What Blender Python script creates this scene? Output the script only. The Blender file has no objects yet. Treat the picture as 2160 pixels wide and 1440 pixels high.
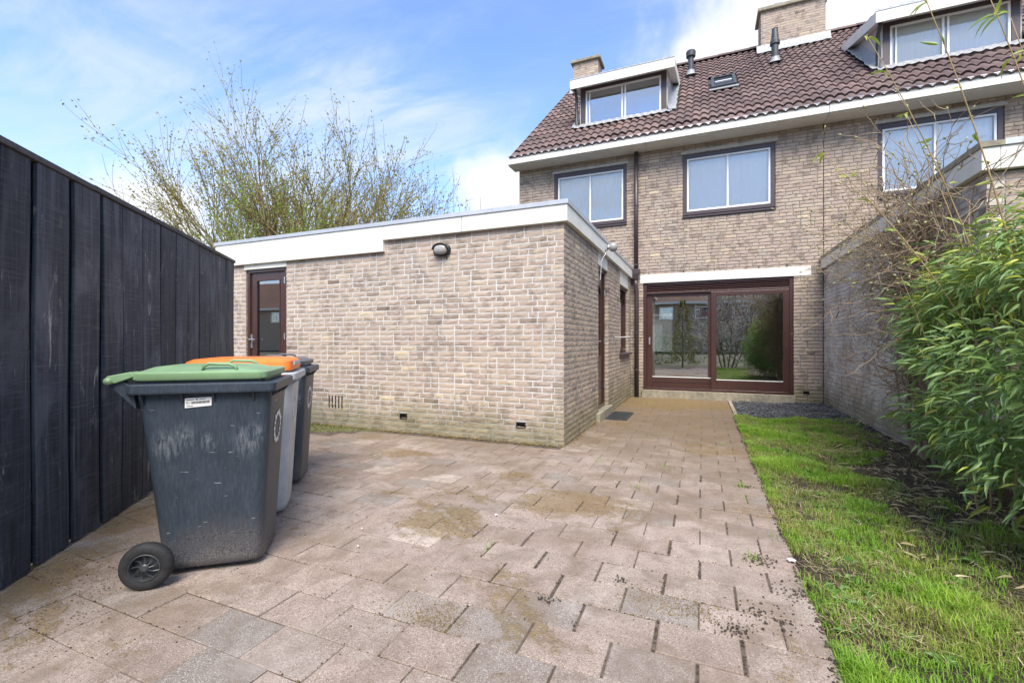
import bpy, bmesh, math, random
from mathutils import Vector, Matrix, Euler, noise as mnoise
R = math.radians
random.seed(7)
scene = bpy.context.scene
COL = scene.collection

# ------------------------------------------------------------------ camera, sky, sun, exposure
CAM_H = 1.115
YAW = math.atan2(402, 955)
cam_d = bpy.data.cameras.new('camera')
cam_d.sensor_width = 36.0
cam_d.lens = 955 / 2160 * 36
cam_d.clip_start = 0.02
cam_d.clip_end = 3000
cam = bpy.data.objects.new('camera', cam_d)
COL.objects.link(cam)
cam.location = (0, 0, CAM_H)
cam.rotation_euler = (R(90), 0, YAW)
scene.camera = cam

SUN_EL, SUN_AZ = R(52), R(160)          # azimuth: clockwise from +Y towards +X
world = bpy.data.worlds.new('World')
scene.world = world
world.use_nodes = True

sun_d = bpy.data.lights.new('sun', 'SUN')
sun_d.energy = 2.8
sun_d.angle = R(36)
sun_d.color = (1.0, 0.93, 0.83)
sun = bpy.data.objects.new('sun', sun_d)
COL.objects.link(sun)
sdir = Vector((math.sin(SUN_AZ) * math.cos(SUN_EL), math.cos(SUN_AZ) * math.cos(SUN_EL), math.sin(SUN_EL)))
sun.rotation_euler = sdir.to_track_quat('Z', 'Y').to_euler()
sun.location = (0, 0, 30)

scene.view_settings.view_transform = 'Standard'
scene.view_settings.look = 'None'
scene.view_settings.gamma = 1
scene.view_settings.use_curve_mapping = False
scene.view_settings.exposure = 1.28
scene.render.engine = 'CYCLES'
scene.cycles.max_bounces = 8
scene.cycles.transparent_max_bounces = 12
scene.cycles.use_denoising = True
SKY_STRENGTH = 0.15


def pix_dir(x, y):
    """direction of a point of the sky in world space (used for the two cumulus clouds)"""
    D, U = (x - 1080) / 955, (720 - y) / 955
    s, c = math.sin(YAW), math.cos(YAW)
    return Vector((D * c - s, c + D * s, U)).normalized()


# ------------------------------------------------------------------ node helpers
class NT:
    def __init__(s, tree):
        s.t = tree

    def n(s, typ, ins=None, **props):
        nd = s.t.nodes.new(typ)
        for k, v in props.items():
            setattr(nd, k, v)
        for k, v in (ins or {}).items():
            if isinstance(v, bpy.types.NodeSocket):
                s.t.links.new(v, nd.inputs[k])
            else:
                nd.inputs[k].default_value = v
        return nd

    def noise(s, vec, scale, detail=4, rough=.55, dist=0, out='Fac'):
        return s.n('ShaderNodeTexNoise', {'Vector': vec, 'Scale': scale, 'Detail': detail, 'Roughness': rough, 'Distortion': dist}).outputs[out]

    def ramp(s, fac, stops):
        nd = s.n('ShaderNodeValToRGB', {'Fac': fac})
        e = nd.color_ramp.elements
        while len(e) < len(stops):
            e.new(.5)
        for el, (p, c) in zip(e, stops):
            el.position = p
            el.color = (c, c, c, 1) if isinstance(c, (int, float)) else (*c, 1)
        return nd.outputs['Color']

    def mix(s, f, a, b, blend='MIX'):
        nd = s.n('ShaderNodeMix', data_type='RGBA', blend_type=blend)
        for i, v in ((0, f), (6, a), (7, b)):
            if isinstance(v, bpy.types.NodeSocket):
                s.t.links.new(v, nd.inputs[i])
            else:
                nd.inputs[i].default_value = (*v, 1) if isinstance(v, tuple) and len(v) == 3 else v
        return nd.outputs[2]

    def math(s, op, a, b=0.0, c=0.0, clamp=False):
        nd = s.n('ShaderNodeMath', operation=op, use_clamp=clamp)
        for i, v in enumerate((a, b, c)):
            if isinstance(v, bpy.types.NodeSocket):
                s.t.links.new(v, nd.inputs[i])
            else:
                nd.inputs[i].default_value = v
        return nd.outputs[0]

    def mapping(s, vec, scale=(1, 1, 1), loc=(0, 0, 0), rot=(0, 0, 0)):
        return s.n('ShaderNodeMapping', {'Vector': vec, 'Scale': scale, 'Location': loc, 'Rotation': rot}).outputs[0]

    def sep(s, vec):
        return s.n('ShaderNodeSeparateXYZ', {'Vector': vec}).outputs

    def smooth(s, v, a, b):
        nd = s.n('ShaderNodeMapRange', interpolation_type='SMOOTHSTEP')
        for k, x in (('Value', v), ('From Min', a), ('From Max', b)):
            if isinstance(x, bpy.types.NodeSocket):
                s.t.links.new(x, nd.inputs[k])
            else:
                nd.inputs[k].default_value = x
        return nd.outputs[0]


class Mat(NT):
    def __init__(s, name):
        s.m = bpy.data.materials.new(name)
        s.m.use_nodes = True
        super().__init__(s.m.node_tree)
        s.b = s.t.nodes['Principled BSDF']
        s.out = s.t.nodes['Material Output']

    def pos(s):
        return s.n('ShaderNodeNewGeometry').outputs['Position']

    def obj(s):
        return s.n('ShaderNodeTexCoord').outputs['Object']

    def attr(s, name='rnd'):
        return s.n('ShaderNodeAttribute', attribute_name=name).outputs['Fac']

    def set(s, **k):
        for key, v in k.items():
            nm = {'color': 'Base Color', 'rough': 'Roughness', 'normal': 'Normal', 'metal': 'Metallic', 'spec': 'Specular IOR Level', 'coat': 'Coat Weight'}[key]
            if isinstance(v, bpy.types.NodeSocket):
                s.t.links.new(v, s.b.inputs[nm])
            else:
                s.b.inputs[nm].default_value = (*v, 1) if isinstance(v, tuple) else v
        return s

    def bump(s, h, strength=.5, dist=.01, normal=None):
        ins = {'Height': h, 'Strength': strength, 'Distance': dist}
        if normal is not None:
            ins['Normal'] = normal
        return s.n('ShaderNodeBump', ins).outputs[0]


# ------------------------------------------------------------------ sky
w = NT(world.node_tree)
bgn = world.node_tree.nodes['Background']
sky = w.n('ShaderNodeTexSky', sky_type='NISHITA', sun_disc=False, sun_elevation=SUN_EL, sun_rotation=SUN_AZ)
sky.air_density, sky.dust_density, sky.ozone_density = 1.0, 0.35, 2.2
gen = w.n('ShaderNodeTexCoord').outputs['Generated']
gx, gy, gz = w.sep(gen)
zc = w.math('ADD', w.math('MAXIMUM', gz, 0.0), .16)
uv = w.n('ShaderNodeCombineXYZ', {'X': w.math('DIVIDE', gx, zc), 'Y': w.math('DIVIDE', gy, zc), 'Z': 0.0}).outputs[0]
big = w.noise(w.mapping(uv, (.55, .8, 1), (3.1, .4, 0)), 1.0, 3, .5, .4)
cir = w.noise(w.mapping(uv, (.75, 1.9, 1), (1.3, 2.2, 0), (0, 0, R(28))), 1.5, 9, .62, 1.3)
fine = w.noise(w.mapping(uv, (1, 3.2, 1), (0, 0, 0), (0, 0, R(-35))), 2.6, 8, .65, .8)
veil = w.math('MULTIPLY', w.smooth(big, .30, .60), w.smooth(w.math('ADD', w.math('MULTIPLY', cir, .7), w.math('MULTIPLY', fine, .3)), .32, .68))
low = w.smooth(gz, .42, .02)                               # thicker air towards the horizon
veil = w.math('MAXIMUM', w.math('MULTIPLY', veil, .88), w.math('MULTIPLY', low, .55))
cl_n = w.noise(gen, 5.5, 9, .6, .3)
cum = None
for (px, py, rad) in ((1545, 95, .145), (1480, 120, .09), (1050, 400, .085), (1780, 20, .19), (330, 480, .10)):
    d = pix_dir(px, py)
    dd = w.n('ShaderNodeVectorMath', {0: gen, 1: tuple(d)}, operation='DISTANCE').outputs['Value']
    v = w.math('ADD', w.math('DIVIDE', dd, rad), w.math('MULTIPLY', w.math('SUBTRACT', cl_n, .5), 2.2))
    v = w.smooth(v, 1.25, .25)
    cum = v if cum is None else w.math('MAXIMUM', cum, v)
clear = w.mix(1.0, sky.outputs[0], (.84, .89, 1.0), 'MULTIPLY')
skc = w.mix(veil, clear, (2.35, 2.6, 2.95))
skc = w.mix(w.math('MULTIPLY', cum, .92), skc, (3.2, 3.2, 3.25))
world.node_tree.links.new(skc, bgn.inputs['Color'])
bgn.inputs['Strength'].default_value = SKY_STRENGTH


# ------------------------------------------------------------------ mesh helpers
def tag(o, label=None, cat=None, group=None, kind=None):
    if label: o['label'] = label
    if cat: o['category'] = cat
    if group: o['group'] = group
    if kind: o['kind'] = kind
    return o


def thing(name, loc, label, cat, rotz=0, group=None):
    e = bpy.data.objects.new(name, None)
    e.empty_display_size = .1
    COL.objects.link(e)
    e.location = loc
    e.rotation_euler = (0, 0, rotz)
    return tag(e, label, cat, group)


def link(name, me, parent=None, world_space=True):
    o = bpy.data.objects.new(name, me)
    COL.objects.link(o)
    if parent is not None:
        o.parent = parent
        if world_space:          # the mesh is written in world coordinates; undo the parent chain
            m, p = Matrix(), parent
            while p is not None:
                m = (p.matrix_parent_inverse @ p.matrix_basis) @ m if p.parent else p.matrix_basis @ m
                p = p.parent
            o.matrix_parent_inverse = m.inverted()
    return o


class MB:
    def __init__(s):
        s.v, s.f, s.a = [], [], []

    def add(s, vs, fs, a=.5):
        k = len(s.v)
        s.v.extend(vs)
        for f in fs:
            s.f.append(tuple(i + k for i in f))
            s.a.append(a)
        return s

    def box(s, x0, x1, y0, y1, z0, z1, a=.5):
        if x0 > x1: x0, x1 = x1, x0
        if y0 > y1: y0, y1 = y1, y0
        if z0 > z1: z0, z1 = z1, z0
        return s.add([(x0, y0, z0), (x1, y0, z0), (x1, y1, z0), (x0, y1, z0), (x0, y0, z1), (x1, y0, z1), (x1, y1, z1), (x0, y1, z1)],
                     [(0, 3, 2, 1), (4, 5, 6, 7), (0, 1, 5, 4), (1, 2, 6, 5), (2, 3, 7, 6), (3, 0, 4, 7)], a)

    def prism(s, poly, axis, a0, a1, a=.5):
        """poly: 2D points in the other two axes, extruded along axis"""
        n = len(poly)
        def P(p, t):
            return (t, p[0], p[1]) if axis == 'x' else (p[0], t, p[1]) if axis == 'y' else (p[0], p[1], t)
        vs = [P(p, a0) for p in poly] + [P(p, a1) for p in poly]
        fs = [tuple(range(n)), tuple(range(2 * n - 1, n - 1, -1))] + [(i, i + n, (i + 1) % n + n, (i + 1) % n) for i in range(n)]
        return s.add(vs, fs, a)

    def tube(s, pts, rad, sides=6, a=.5, cap=True):
        k = len(s.v)
        n = len(pts)
        pts = [Vector(p) for p in pts]
        up = Vector((0.31, 0.17, .93))
        for i, p in enumerate(pts):
            t = (pts[min(i + 1, n - 1)] - pts[max(i - 1, 0)])
            if t.length < 1e-9: t = Vector((0, 0, 1))
            t.normalize()
            u = t.cross(up)
            if u.length < .05: u = t.cross(Vector((1, 0, 0)))
            u.normalize()
            q = t.cross(u)
            r = rad[i] if isinstance(rad, (list, tuple)) else rad
            for j in range(sides):
                an = 2 * math.pi * j / sides
                s.v.append(tuple(p + (u * math.cos(an) + q * math.sin(an)) * r))
        for i in range(n - 1):
            for j in range(sides):
                j2 = (j + 1) % sides
                s.f.append((k + i * sides + j, k + i * sides + j2, k + (i + 1) * sides + j2, k + (i + 1) * sides + j))
                s.a.append(a)
        if cap:
            s.f.append(tuple(k + j for j in range(sides - 1, -1, -1))); s.a.append(a)
            s.f.append(tuple(k + (n - 1) * sides + j for j in range(sides))); s.a.append(a)
        return s

    def lathe(s, prof, c, axis=(0, 0, 1), sides=20, a=.5):
        """prof: (r, t) along axis from point c"""
        ax = Vector(axis).normalized()
        u = ax.cross(Vector((0, 0, 1)) if abs(ax.z) < .9 else Vector((1, 0, 0))).normalized()
        q = ax.cross(u)
        k = len(s.v)
        c = Vector(c)
        for r, t in prof:
            for j in range(sides):
                an = 2 * math.pi * j / sides
                s.v.append(tuple(c + ax * t + (u * math.cos(an) + q * math.sin(an)) * max(r, 1e-4)))
        for i in range(len(prof) - 1):
            for j in range(sides):
                j2 = (j + 1) % sides
                s.f.append((k + i * sides + j, k + i * sides + j2, k + (i + 1) * sides + j2, k + (i + 1) * sides + j)); s.a.append(a)
        return s

    def mesh(s, name, mat, smooth=False, attr=False, recalc=False):
        me = bpy.data.meshes.new(name)
        me.from_pydata(s.v, [], s.f)
        if mat: me.materials.append(mat)
        if attr:
            at = me.attributes.new('rnd', 'FLOAT', 'FACE')
            at.data.foreach_set('value', s.a)
        if recalc:
            bm = bmesh.new(); bm.from_mesh(me)
            bmesh.ops.recalc_face_normals(bm, faces=bm.faces)
            bm.to_mesh(me); bm.free()
        if smooth:
            me.polygons.foreach_set('use_smooth', [True] * len(me.polygons))
        me.update()
        return me

    def build(s, name, mat, parent=None, smooth=False, attr=False, world_space=True, bevel=0, recalc=False):
        o = link(name, s.mesh(name, mat, smooth, attr, recalc), parent, world_space)
        if bevel:
            m = o.modifiers.new('bevel', 'BEVEL')
            m.width = bevel; m.segments = 2; m.limit_method = 'ANGLE'; m.angle_limit = R(40)
        return o


def frame_rect(mb, x0, x1, z0, z1, wd, y0, y1, wt=None, wb=None):
    wt = wd if wt is None else wt
    wb = wd if wb is None else wb
    mb.box(x0, x0 + wd, y0, y1, z0, z1)
    mb.box(x1 - wd, x1, y0, y1, z0, z1)
    mb.box(x0 + wd, x1 - wd, y0, y1, z0, z0 + wb)
    mb.box(x0 + wd, x1 - wd, y0, y1, z1 - wt, z1)
    return mb


def view_size(p, size):
    """pixels of the photograph that something of this size at p covers; 0 when it is out of the frame"""
    s, c = math.sin(YAW), math.cos(YAW)
    fw = -p[0] * s + p[1] * c
    if fw < .3: return 0
    x = 1080 + 955 * (p[0] * c + p[1] * s) / fw
    y = 720 - 955 * (p[2] - CAM_H) / fw
    if x < -20 or x > 2180 or y < -20 or y > 1460: return 0
    return size * 955 / fw


# ------------------------------------------------------------------ materials
def simple(name, col, rough=.5, nscale=30, var=.12, bump=.1, bdist=.002, spec=.5, metal=0, coat=0):
    m = Mat(name)
    p = m.pos()
    n1 = m.noise(p, nscale, 5, .6)
    n2 = m.noise(p, nscale / 9, 4, .6)
    f = m.math('ADD', m.math('MULTIPLY', n1, .5), m.math('MULTIPLY', n2, .5))
    dark = tuple(c * (1 - var * 1.6) for c in col)
    lite = tuple(min(1, c * (1 + var)) for c in col)
    m.set(color=m.ramp(f, [(.3, dark), (.7, lite)]), rough=m.math('ADD', rough - .08, m.math('MULTIPLY', n1, .16)), spec=spec, metal=metal, coat=coat)
    m.set(normal=m.bump(n1, bump, bdist))
    return m.m


def brick_material(name='brick', pale=0.0):
    m = Mat(name)
    p = m.pos()
    r = m.attr()
    base = m.ramp(r, [(0, (.22, .165, .13)), (.10, (.33, .26, .205)), (.25, (.41, .325, .255)), (.45, (.405, .31, .255)), (.6, (.465, .37, .285)), (.78, (.43, .345, .265)), (.90, (.52, .42, .295)), (1, (.60, .49, .33))])
    n1 = m.noise(p, 70, 5, .65)
    n2 = m.noise(p, 9, 5, .6, .6)
    c = m.mix(m.math('MULTIPLY', m.smooth(n1, .42, .72), .45), base, (.2, .16, .135))
    c = m.mix(m.math('MULTIPLY', m.smooth(n2, .5, .72), .35), c, (.42, .37, .31))
    # grey weathering and lime bloom with shapes of their own
    n3 = m.noise(p, 1.3, 6, .62, .8)
    c = m.mix(m.math('MULTIPLY', m.smooth(n3, .5, .7), .38), c, (.30, .27, .245))
    n4 = m.noise(m.mapping(p, (1, 1, 1), (5, 2, 9)), 1.9, 8, .7, 1.0)
    c = m.mix(m.math('MULTIPLY', m.smooth(n4, .60, .74), .5), c, (.60, .565, .52))
    st = m.noise(m.mapping(p, (4.5, 4.5, .45), (1, 3, 0)), 1.0, 6, .65, .3)
    c = m.mix(m.math('MULTIPLY', m.smooth(st, .54, .70), .40), c, (.20, .175, .15))
    if pale:  # whitish bloom plus painted-in brightness for a shaded wall
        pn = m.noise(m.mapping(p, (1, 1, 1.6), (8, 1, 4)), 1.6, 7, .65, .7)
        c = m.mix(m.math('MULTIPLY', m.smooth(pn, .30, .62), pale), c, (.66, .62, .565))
    # algae in the lowest courses
    z = m.sep(p)[2]
    alg = m.math('MULTIPLY', m.smooth(m.math('SUBTRACT', z, m.math('MULTIPLY', m.math('SUBTRACT', m.noise(p, 2.4, 6, .65), .4), 1.2)), .42, -.02), .55)
    c = m.mix(alg, c, (.17, .165, .075))
    # folds of hand-moulded brick
    wv = m.n('ShaderNodeTexWave', {'Vector': m.mapping(p, (5.5, 5.5, 30), (0, 0, 0)), 'Scale': 1.0, 'Distortion': 7.5, 'Detail': 3.0, 'Detail Scale': 1.2}, wave_type='BANDS', bands_direction='Z').outputs['Fac']
    fold = m.math('MULTIPLY', wv, m.smooth(m.noise(p, 7.0, 2, .5), .48, .60))
    crease = m.math('MULTIPLY', m.smooth(fold, .72, .98), 1.0)
    c = m.mix(m.math('MULTIPLY', crease, .50), c, (.14, .105, .085))
    h = m.math('ADD', m.math('MULTIPLY', n1, .35), m.math('MULTIPLY', crease, -1.3))
    m.set(color=c, rough=.93, spec=.2, normal=m.bump(h, .75, .008))
    return m.m


def mortar_material(name, col, algae=True):
    m = Mat(name)
    p = m.pos()
    n1 = m.noise(p, 90, 5, .65)
    n2 = m.noise(p, 2.2, 5, .6)
    c = m.mix(m.smooth(n2, .3, .7), tuple(x * .75 for x in col), col)
    c = m.mix(m.math('MULTIPLY', n1, .4), c, tuple(x * .55 for x in col))
    z = m.sep(p)[2]
    alg = m.math('MULTIPLY', m.smooth(m.math('SUBTRACT', z, m.math('MULTIPLY', m.math('SUBTRACT', n2, .4), .8)), .40, -.02), .7)
    c = m.mix(alg, c, (.13, .13, .065))
    m.set(color=c, rough=.95, spec=.15, normal=m.bump(n1, .6, .004))
    return m.m


def paver_material():
    m = Mat('paver')
    p = m.pos()
    r = m.attr()
    base = m.ramp(r, [(0, (.20, .178, .16)), (.2, (.25, .21, .182)), (.4, (.295, .222, .185)), (.6, (.32, .256, .214)), (.8, (.325, .243, .20)), (.93, (.42, .345, .292)), (1, (.52, .45, .385))])
    g1 = m.noise(p, 300, 3, .7)
    g2 = m.noise(p, 120, 3, .65)
    n1 = m.noise(p, 6, 7, .68, .5)
    n0 = m.noise(m.mapping(p, (1, 1, 1), (2, 9, 0)), 1.7, 6, .65, .7)
    c = m.mix(m.smooth(g1, .54, .64), base, (.62, .56, .49))
    c = m.mix(m.math('MULTIPLY', m.smooth(g2, .48, .68), .75), c, (.13, .105, .09))
    c = m.mix(m.math('MULTIPLY', m.smooth(n1, .42, .68), .65), c, (.17, .13, .10))
    c = m.mix(m.math('MULTIPLY', m.smooth(n0, .46, .64), .62), c, (.185, .135, .095))
    c = m.mix(m.math('MULTIPLY', m.smooth(n0, .46, .30), .30), c, (.45, .40, .36))
    # brown film of dirt in front of the house and along the annex, moss patches
    x, y, z = m.sep(p)
    film = m.math('MULTIPLY', m.smooth(m.math('ADD', y, m.math('MULTIPLY', m.math('SUBTRACT', m.noise(p, 1.1, 6, .65), .5), 5)), 2.6, 6.4), .82)
    c = m.mix(film, c, (.15, .108, .066))
    mo = m.noise(m.mapping(p, (1, 1, 1), (4.1, 7.7, 0)), 1.15, 9, .70, .55)
    edge = m.math('MULTIPLY', m.smooth(m.math('ADD', m.math('MULTIPLY', x, .784), m.math('MULTIPLY', y, .62)), -1.02, -1.62), .16)   # damp strip at the foot of the fence
    far = m.math('MULTIPLY', m.smooth(y, 7.2, 9.6), .09)
    mo = m.math('ADD', m.math('ADD', mo, edge), far)
    for (cx, cy, rr, k_) in ((-1.50, 2.42, .42, .15), (-.80, 2.95, .45, .13), (-.10, 2.05, .26, .07), (-1.0, 1.55, .2, .05), (-2.35, .95, .35, .07), (-.7, 8.6, 1.1, .14), (.1, 8.7, .7, .10), (-1.05, 6.3, .35, .10), (-2.9, 3.7, .5, .08)):
        dd = m.n('ShaderNodeVectorMath', {0: p, 1: (cx, cy, 0)}, operation='DISTANCE').outputs['Value']
        mo = m.math('ADD', mo, m.math('MULTIPLY', m.smooth(dd, rr * 1.15, rr * .1), k_ * 1.5))
    moss = m.math('MULTIPLY', m.smooth(m.math('ADD', mo, m.math('MULTIPLY', m.math('SUBTRACT', m.noise(p, 14, 6, .75), .5), .30)), .575, .64), m.smooth(m.noise(p, 70, 4, .75), .36, .56))
    c = m.mix(m.math('MULTIPLY', moss, .56), c, m.ramp(m.noise(p, 26, 4, .6), [(.35, (.19, .115, .035)), (.55, (.27, .185, .05)), (.75, (.34, .21, .085))]))
    h = m.math('ADD', m.math('ADD', m.math('MULTIPLY', g1, .5), m.math('MULTIPLY', g2, .6)), m.math('MULTIPLY', moss, .9))
    m.set(color=c, rough=.9, spec=.25, normal=m.bump(h, .8, .005))
    return m.m


def wood_material():
    m = Mat('fence_wood')
    p = m.obj()
    r = m.attr('rnd')
    off = m.n('ShaderNodeCombineXYZ', {'X': m.math('MULTIPLY', r, 17.0), 'Y': m.math('MULTIPLY', r, 7.0), 'Z': m.math('MULTIPLY', r, 31.0)}).outputs[0]
    q = m.n('ShaderNodeVectorMath', {0: p, 1: off}, operation='ADD').outputs[0]
    ring = m.noise(m.mapping(q, (26, 26, .9)), 1.0, 5, .6, 1.3)
    saw = m.noise(m.mapping(q, (5, 5, 150)), 1.0, 3, .7, .4)
    fib = m.noise(m.mapping(q, (120, 120, 4)), 1.0, 4, .7)
    blot = m.noise(m.mapping(q, (4, 4, 1.6)), 1.0, 6, .65, .6)
    c = m.ramp(ring, [(.30, (.020, .024, .032)), (.5, (.045, .052, .066)), (.70, (.095, .105, .125))])
    c = m.mix(m.math('MULTIPLY', m.smooth(saw, .50, .70), .6), c, (.13, .134, .145))
    c = m.mix(m.math('MULTIPLY', m.smooth(blot, .48, .70), .65), c, (.135, .145, .165))
    wear = m.math('MULTIPLY', m.smooth(m.noise(m.mapping(q, (9, 9, 2.4)), 1.0, 8, .75,   .9), .58, .68), m.smooth(fib, .42, .62))
    c = m.mix(m.math('MULTIPLY', wear, .95), c, (.50, .48, .46))
    c = m.mix(1.0, c, m.ramp(r, [(0, (.62, .62, .64)), (.5, (1, 1, 1)), (1, (1.0, .97, .95))]), 'MULTIPLY')
    # knots
    kn = m.n('ShaderNodeTexVoronoi', {'Vector': m.mapping(q, (7.5, 7.5, 2.6)), 'Scale': 1.0}).outputs['Distance']
    kmask = m.smooth(kn, .16, .03)
    c = m.mix(m.math('MULTIPLY', kmask, .6), c, (.16, .15, .145))
    h = m.math('ADD', m.math('ADD', m.math('MULTIPLY', ring, .8), m.math('MULTIPLY', saw, .5)), m.math('MULTIPLY', fib, .5))
    m.set(color=c, rough=.72, spec=.35, normal=m.bump(h, .6, .006))
    return m.m


def bin_material(name, col, scuff=(.42, .44, .47), dust=True, amount=1.0):
    m = Mat(name)
    p = m.obj()
    n1 = m.noise(p, 160, 4, .6)
    n2 = m.noise(p, 5, 5, .6)
    c = m.mix(m.smooth(n2, .3, .7), tuple(x * .85 for x in col), tuple(min(1, x * 1.12) for x in col))
    x, y, z = m.sep(p)
    # rubbed patches on the side at two thirds of the height, dragged diagonally
    sc = m.noise(m.mapping(p, (95, 95, 16), (0, 0, 0), (0, R(28), 0)), 1.0, 7, .78, .5)
    blob = None
    for (bx, bz, br) in ((-.47, .63, .085), (-.40, .67, .07), (-.30, .63, .05), (-.13, .63, .085), (-.09, .66, .06)):
        dd = m.n('ShaderNodeVectorMath', {0: m.mapping(p, (1, 0, .8)), 1: (bx, 0, bz * .8)}, operation='DISTANCE').outputs['Value']
        v_ = m.smooth(dd, br, br * .15)
        blob = v_ if blob is None else m.math('MAXIMUM', blob, v_)
    f = m.math('MULTIPLY', m.smooth(sc, .40, .66), m.math('ADD', m.math('MULTIPLY', blob, .25 * amount), .05 * amount))
    c = m.mix(f, c, scuff)
    fl = m.smooth(m.noise(m.mapping(p, (13, 13, 90), (7, 3, 2), (0, R(12), 0)), 1.0, 2, .5), .71, .75)
    c = m.mix(m.math('MULTIPLY', fl, .5 * amount), c, scuff)
    if dust:   # dried splashes of mud near the ground
        dz = m.smooth(m.math('ADD', z, m.math('MULTIPLY', m.math('SUBTRACT', n2, .5), .25)), .30, .0)
        sp = m.smooth(m.noise(p, 260, 3, .7), .44, .62)
        c = m.mix(m.math('MULTIPLY', m.math('MULTIPLY', dz, sp), .75), c, (.27, .22, .18))
    m.set(color=c, rough=m.math('ADD', .38, m.math('MULTIPLY', n1, .14)), spec=.45, normal=m.bump(n1, .12, .001))
    return m.m


def leaf_material(name, stops, trans=.35, rough=.45):
    m = Mat(name)
    r = m.attr()
    p = m.pos()
    col = m.ramp(r, stops)
    col = m.mix(m.math('MULTIPLY', m.noise(p, 40, 3, .6), .35), col, m.mix(.5, col, (.02, .03, .01)))
    m.set(color=col, rough=rough, spec=.4)
    tr = m.n('ShaderNodeBsdfTranslucent', {'Color': m.mix(.35, col, (.35, .45, .05))})
    mx = m.n('ShaderNodeMixShader', {0: trans, 1: m.b.outputs[0], 2: tr.outputs[0]})
    m.t.links.new(mx.outputs[0], m.out.inputs['Surface'])
    return m.m


def glass_material(name, tint=(.82, .86, .87), base=.10, ior=1.75):
    m = Mat(name)
    fr = m.n('ShaderNodeFresnel', {'IOR': ior}).outputs[0]
    f = m.math('ADD', fr, base, clamp=True)
    wob = m.bump(m.noise(m.pos(), 1.4, 2, .5), .04, .02)
    g = m.n('ShaderNodeBsdfGlossy', {'Color': (.97, .98, 1, 1), 'Roughness': 0.0, 'Normal': wob})
    t = m.n('ShaderNodeBsdfTransparent', {'Color': (*tint, 1)})
    mx = m.n('ShaderNodeMixShader', {0: f, 1: t.outputs[0], 2: g.outputs[0]})
    m.t.links.new(mx.outputs[0], m.out.inputs['Surface'])
    m.t.nodes.remove(m.b)
    return m.m


def tile_material():
    m = Mat('roof_tile')
    p = m.pos()
    r = m.attr()
    c = m.ramp(r, [(0, (.105, .074, .070)), (.4, (.135, .093, .087)), (.75, (.155, .106, .098)), (1, (.20, .134, .12))])
    n1 = m.noise(p, 60, 5, .65)
    n2 = m.noise(p, 2.2, 6, .65, .6)
    c = m.mix(m.math('MULTIPLY', m.smooth(n2, .46, .7), .45), c, (.20, .165, .155))
    c = m.mix(m.math('MULTIPLY', m.smooth(n1, .55, .75), .5), c, (.07, .05, .047))
    c = m.mix(m.math('MULTIPLY', m.smooth(m.noise(p, 17, 6, .7), .62, .70), .5), c, (.30, .28, .25))
    m.set(color=c, rough=.85, spec=.25, normal=m.bump(n1, .4, .004))
    return m.m


def lead_material():
    m = Mat('lead')
    p = m.pos()
    n1 = m.noise(p, 22, 6, .7, .8)
    m.set(color=m.ramp(n1, [(.3, (.20, .205, .215)), (.55, (.36, .365, .375)), (.75, (.55, .55, .55))]), rough=.55, metal=.25, normal=m.bump(n1, .6, .02))
    return m.m


def bark_material(name, a, b):
    m = Mat(name)
    p = m.pos()
    n1 = m.noise(m.mapping(p, (14, 14, 5)), 1.0, 5, .65)
    m.set(color=m.ramp(n1, [(.3, a), (.7, b)]), rough=.85, spec=.2, normal=m.bump(n1, .4, .01))
    return m.m


def soil_material():
    m = Mat('soil')
    p = m.pos()
    n1 = m.noise(p, 55, 6, .7)
    n2 = m.noise(p, 4.5, 5, .65, .5)
    c = m.ramp(n1, [(.3, (.022, .017, .013)), (.55, (.075, .057, .042)), (.78, (.15, .12, .085))])
    c = m.mix(m.math('MULTIPLY', m.smooth(n2, .48, .68), .55), c, (.13, .13, .045))
    m.set(color=c, rough=.95, spec=.15, normal=m.bump(n1, 1.0, .02))
    return m.m


def far_brick_material():
    m = Mat('far_brick')
    p = m.pos()
    v = m.mapping(p, (1, 1, 1), (0, 0, 0), (R(90), 0, 0))
    b = m.n('ShaderNodeTexBrick', {'Vector': v, 'Scale': 1.0, 'Color1': (.44, .34, .25, 1), 'Color2': (.36, .27, .20, 1), 'Mortar': (.2, .17, .15, 1), 'Mortar Size': .006, 'Brick Width': .22, 'Row Height': .0625})
    m.set(color=b.outputs['Color'], rough=.95)
    return m.m


M = {}
M['brick'] = brick_material()
M['brick_pale'] = brick_material('bloom_and_light_brick', .85)  # lime bloom, lightened further in colour to replace the direct light this wall lacks
M['mortar_light'] = mortar_material('mortar_light', (.68, .665, .64))
M['mortar_dark'] = mortar_material('mortar_dark', (.27, .25, .23))
M['mortar_mid'] = mortar_material('mortar_mid', (.42, .40, .375))
M['paver'] = paver_material()
M['wood'] = wood_material()
M['cap_wood'] = simple('weathered_cap', (.085, .083, .085), .8, 40, .4, .5, .004)
def panel_material():
    m = Mat('cream_panel')
    p = m.pos()
    n1 = m.noise(p, 4, 6, .65)
    st = m.noise(m.mapping(p, (7, 7, .8)), 1.0, 6, .7, .2)
    c = m.mix(m.smooth(n1, .3, .7), (.66, .635, .575), (.74, .72, .665))
    c = m.mix(m.math('MULTIPLY', m.smooth(st, .54, .72), .2), c, (.46, .44, .36))
    c = m.mix(m.math('MULTIPLY', m.smooth(m.noise(p, 60, 5, .7), .62, .72), .3), c, (.38, .37, .33))
    m.set(color=c, rough=.5, spec=.4, normal=m.bump(n1, .05, .002))
    return m.m


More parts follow.
